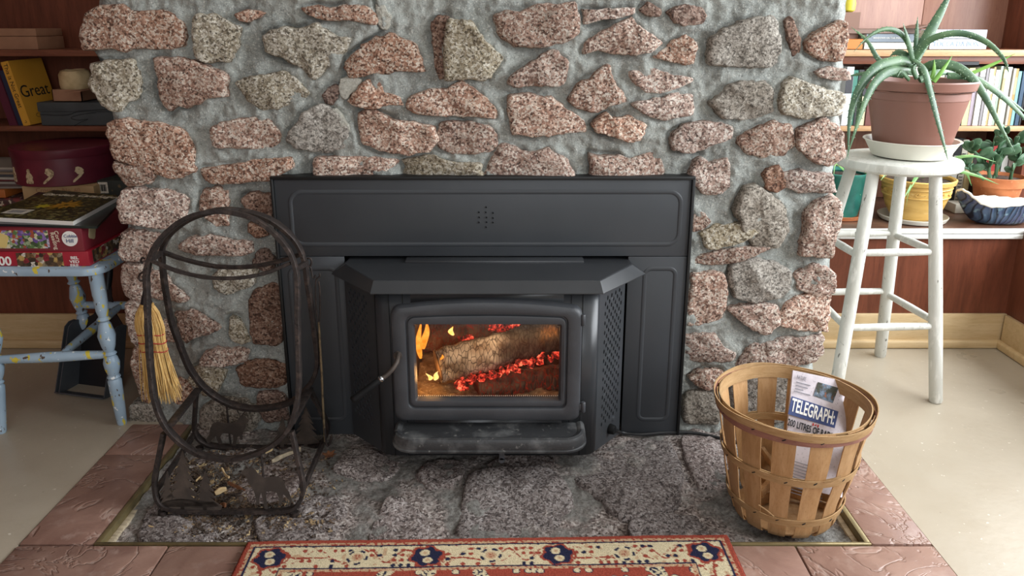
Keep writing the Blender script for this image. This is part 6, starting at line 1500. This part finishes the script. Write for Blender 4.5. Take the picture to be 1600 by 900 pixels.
for s, py in (('BEL', 403), ('VED', 409), ('ERE', 415)): text('lettering', s, .0112, MAT['whiteink'], p1, P(116.5, py, Y=yF), FXu, FZu, sx=1.25, bold=.0002)
build('side_picture', MB().box((xr1 - .0003, yF + .02, z1 + .004), (xr1 + .0008, yF + .2, z2 - .003)), MAT['cooks'], p1, smooth=False)
p2 = thing('puzzle_box', 'maroon puzzle box with flower picture and round badge, upper of two on the chair', 'puzzle box', (-1.27, .17, z2 + .001))
build('carton', MB().box((-1.47, yF - .002, z2 + .001), (xr2, .31, z3), .0015), MAT['maroonbox'], p2)
decal('picture', -20, 74, 360, 388, MAT['flowers'], p2, yF - .002)
q = P(15, 375, Y=yF - .004); build('puzzle_piece_print', MB().lathe([(.021, -.0005), (.021, .0006)], q - Vector((.024, 0, 0)), 20, Matrix.Rotation(math.pi / 2, 3, 'X'), wob=lambda a, z_: 1 + .12 * math.sin(4 * a)), cover('#d8c07a'), p2)
q = P(109, 373, Y=yF - .003); bdg = build('round_badge', MB().lathe([(.0205, -.0005), (.0205, .0006)], q, 36, Matrix.Rotation(math.pi / 2, 3, 'X')), MAT['whiteink'], p2)
for s, dz, dx, sz in (('Cobble', .007, .003, .012), ('Hill', -.006, 0, .015)): text('lettering', s, sz, MAT['navyink'], bdg, q + Vector((dx, -.0008, dz)), FXu, FZu)
q = P(88, 374, Y=yF - .002); text('lettering', 'Cory', .015, MAT['creamink'], p2, q + Vector((.004, 0, .008)), (.15, 0, -1), (1, 0, .15)); text('lettering', 'Reading', .015, MAT['creamink'], p2, q + Vector((-.006, 0, -.004)), (.15, 0, -1), (1, 0, .15))
build('side_piece_print', MB().lathe([(.018, -.0004), (.018, .0008)], Vector((xr2, yF + .045, (z2 + z3) / 2 + .008)), 20, Matrix.Rotation(math.pi / 2, 3, 'Y'), wob=lambda a, z_: 1 + .12 * math.sin(4 * a)), cover('#b5a682'), p2)
# two catalogues lying on the boxes
def slab(name, quad_px, z0, th, mat): 
    q = [P(a, b, Z=z0 + th) for a, b in quad_px]; lo_ = [p - Vector((0, 0, th)) for p in q]
    return MB().loft([lo_, q], cap0=True, cap1=True), q
zc = z3 + .001
m, q = slab('c', [(-30, 349), (151, 354), (194, 309), (60, 300)], zc, .006, None)
solo('catalogue', m, pm('dark_catalogue', '#20262a', .3, 0, [(12, '#2c3a34', .45, .7, 3)], spec=.5), 'dark glossy catalogue lying under the flower magazine on the puzzle boxes', 'catalogue', (q[1] + q[3]) / 2 - Vector((0, 0, .006)), smooth=False)
m, q = slab('c', [(-40, 338), (114, 346), (188, 306), (84, 297)], zc + .0065, .011, None)
mg = thing('magazine', 'garden magazine with a yellow flower cover on the puzzle boxes', 'magazine', (q[1] + q[3]) / 2 - Vector((0, 0, .011)))
build('pages', m, MAT['whiteink'], mg, smooth=False)
cq = [p + Vector((0, 0, .0008)) for p in q]
build('cover', MB().loft([q, cq], cap1=True), collage('dark_garden_cover', '#2d3020', ['#2a2d1c', '#4a4a26', '#1f2418', '#6a6030', '#33381f', '#8f8a5a', '#262a1c'], 110), mg, smooth=False)
fc = lerp(lerp(cq[0], cq[1], .62), lerp(cq[3], cq[2], .62), .5)
ux = (cq[1] - cq[0]).normalized(); uy = (cq[3] - cq[0]).normalized(); pet = MB()
for k in range(13):
    a = 2 * math.pi * k / 13; d = ux * math.cos(a) + uy * math.sin(a); e = ux * -math.sin(a) + uy * math.cos(a); l = .055 + .012 * math.sin(k * 5)
    pet.prism([(-.004, .008), (-.008, l * .5), (0, l), (.008, l * .5), (.004, .008)], fc + Vector((0, 0, .0006 + .0001 * k)), -e, d, .0003)
build('flower_print', pet, pm('yellow_petals', '#c99a2e', .4, 0, [(60, '#8f6a1c', .45, .7, 3)]), mg, smooth=False)
yf2 = lerp(lerp(cq[0], cq[1], .40), lerp(cq[3], cq[2], .40), .42); pet = MB()
for k in range(7):
    a = 2 * math.pi * k / 7; d = ux * math.cos(a) + uy * math.sin(a); e = ux * -math.sin(a) + uy * math.cos(a); pet.prism([(-.003, .002), (-.006, .014), (0, .026), (.006, .014), (.003, .002)], yf2 + Vector((0, 0, .0006 + .0001 * k)), -e, d, .0003)
build('flower_print', pet, cover('#c4b834'), mg, smooth=False)
a = lerp(lerp(cq[0], cq[1], .17), lerp(cq[3], cq[2], .17), .12); build('address_label', MB().prism([(0, 0), (.07, 0), (.07, .05), (0, .05)], a + Vector((0, 0, .0012)), ux, uy, .0003), MAT['paper'], mg, smooth=False)
bar2 = MB()
for k in range(9): bar2.prism([(.012 + k * .005, .010), (.0145 + k * .005, .010), (.0145 + k * .005, .036), (.012 + k * .005, .036)], a + Vector((0, 0, .0016)), ux, uy, .0003)
tag(build('barcode', bar2, MAT['greyink'], mg, smooth=False), kind='stuff')
text('lettering', 'Garden Catalogue', .036, MAT['creamink'], mg, lerp(lerp(cq[0], cq[1], .55), lerp(cq[3], cq[2], .55), .86) + Vector((0, 0, .0006)), ux, uy)

# ------------------------------------------------------------------ hearth dustpan leaning at the back of the chair
Md = Matrix.Translation(P(132, 618, Z=0)) @ Matrix.Rotation(math.radians(-14), 4, 'Z') @ Matrix.Rotation(math.radians(-16), 4, 'X')
dp = thing('dustpan', 'dark grey metal hearth dustpan standing upright behind the painted chair', 'dustpan', P(122, 622, Z=0))
def tm(m): m.v = [Md @ p for p in m.v]; return m
w2 = .082
bp = [(-w2, 0), (w2, 0), (w2, .20), (.045, .245), (.022, .30), (.018, .33), (-.012, .33), (-.018, .29), (-.04, .24), (-w2, .215)]
build('back_plate', tm(MB().prism(bp, (0, .06, .004), (1, 0, 0), (0, 0, 1), .003)), MAT['dustpan_dark'], dp, smooth=False)
side = [(0, 0), (.075, 0), (.055, .20), (.04, .215), (.02, .22), (0, .215)]
for sx_, nm in ((-w2, 'side_wall'), (-w2 - .014, 'outer_flange'), (w2, 'side_wall')):
    build(nm, tm(MB().prism(side, (sx_, .06, .004), (0, -1, 0), (0, 0, 1), .003 if sx_ > -w2 - .01 else .003)), MAT['dustpan'], dp, smooth=False)
build('end_wall', tm(MB().box((-w2 - .014, -.018, .0), (w2, .063, .004), .001)), MAT['dustpan'], dp)
build('handle', tm(MB().tube([(0.003, .062, .325), (0.003, .064, .37), (.003, .066, .43)], [.011, .012, .009], 12)), MAT['dustpan_dark'], dp)
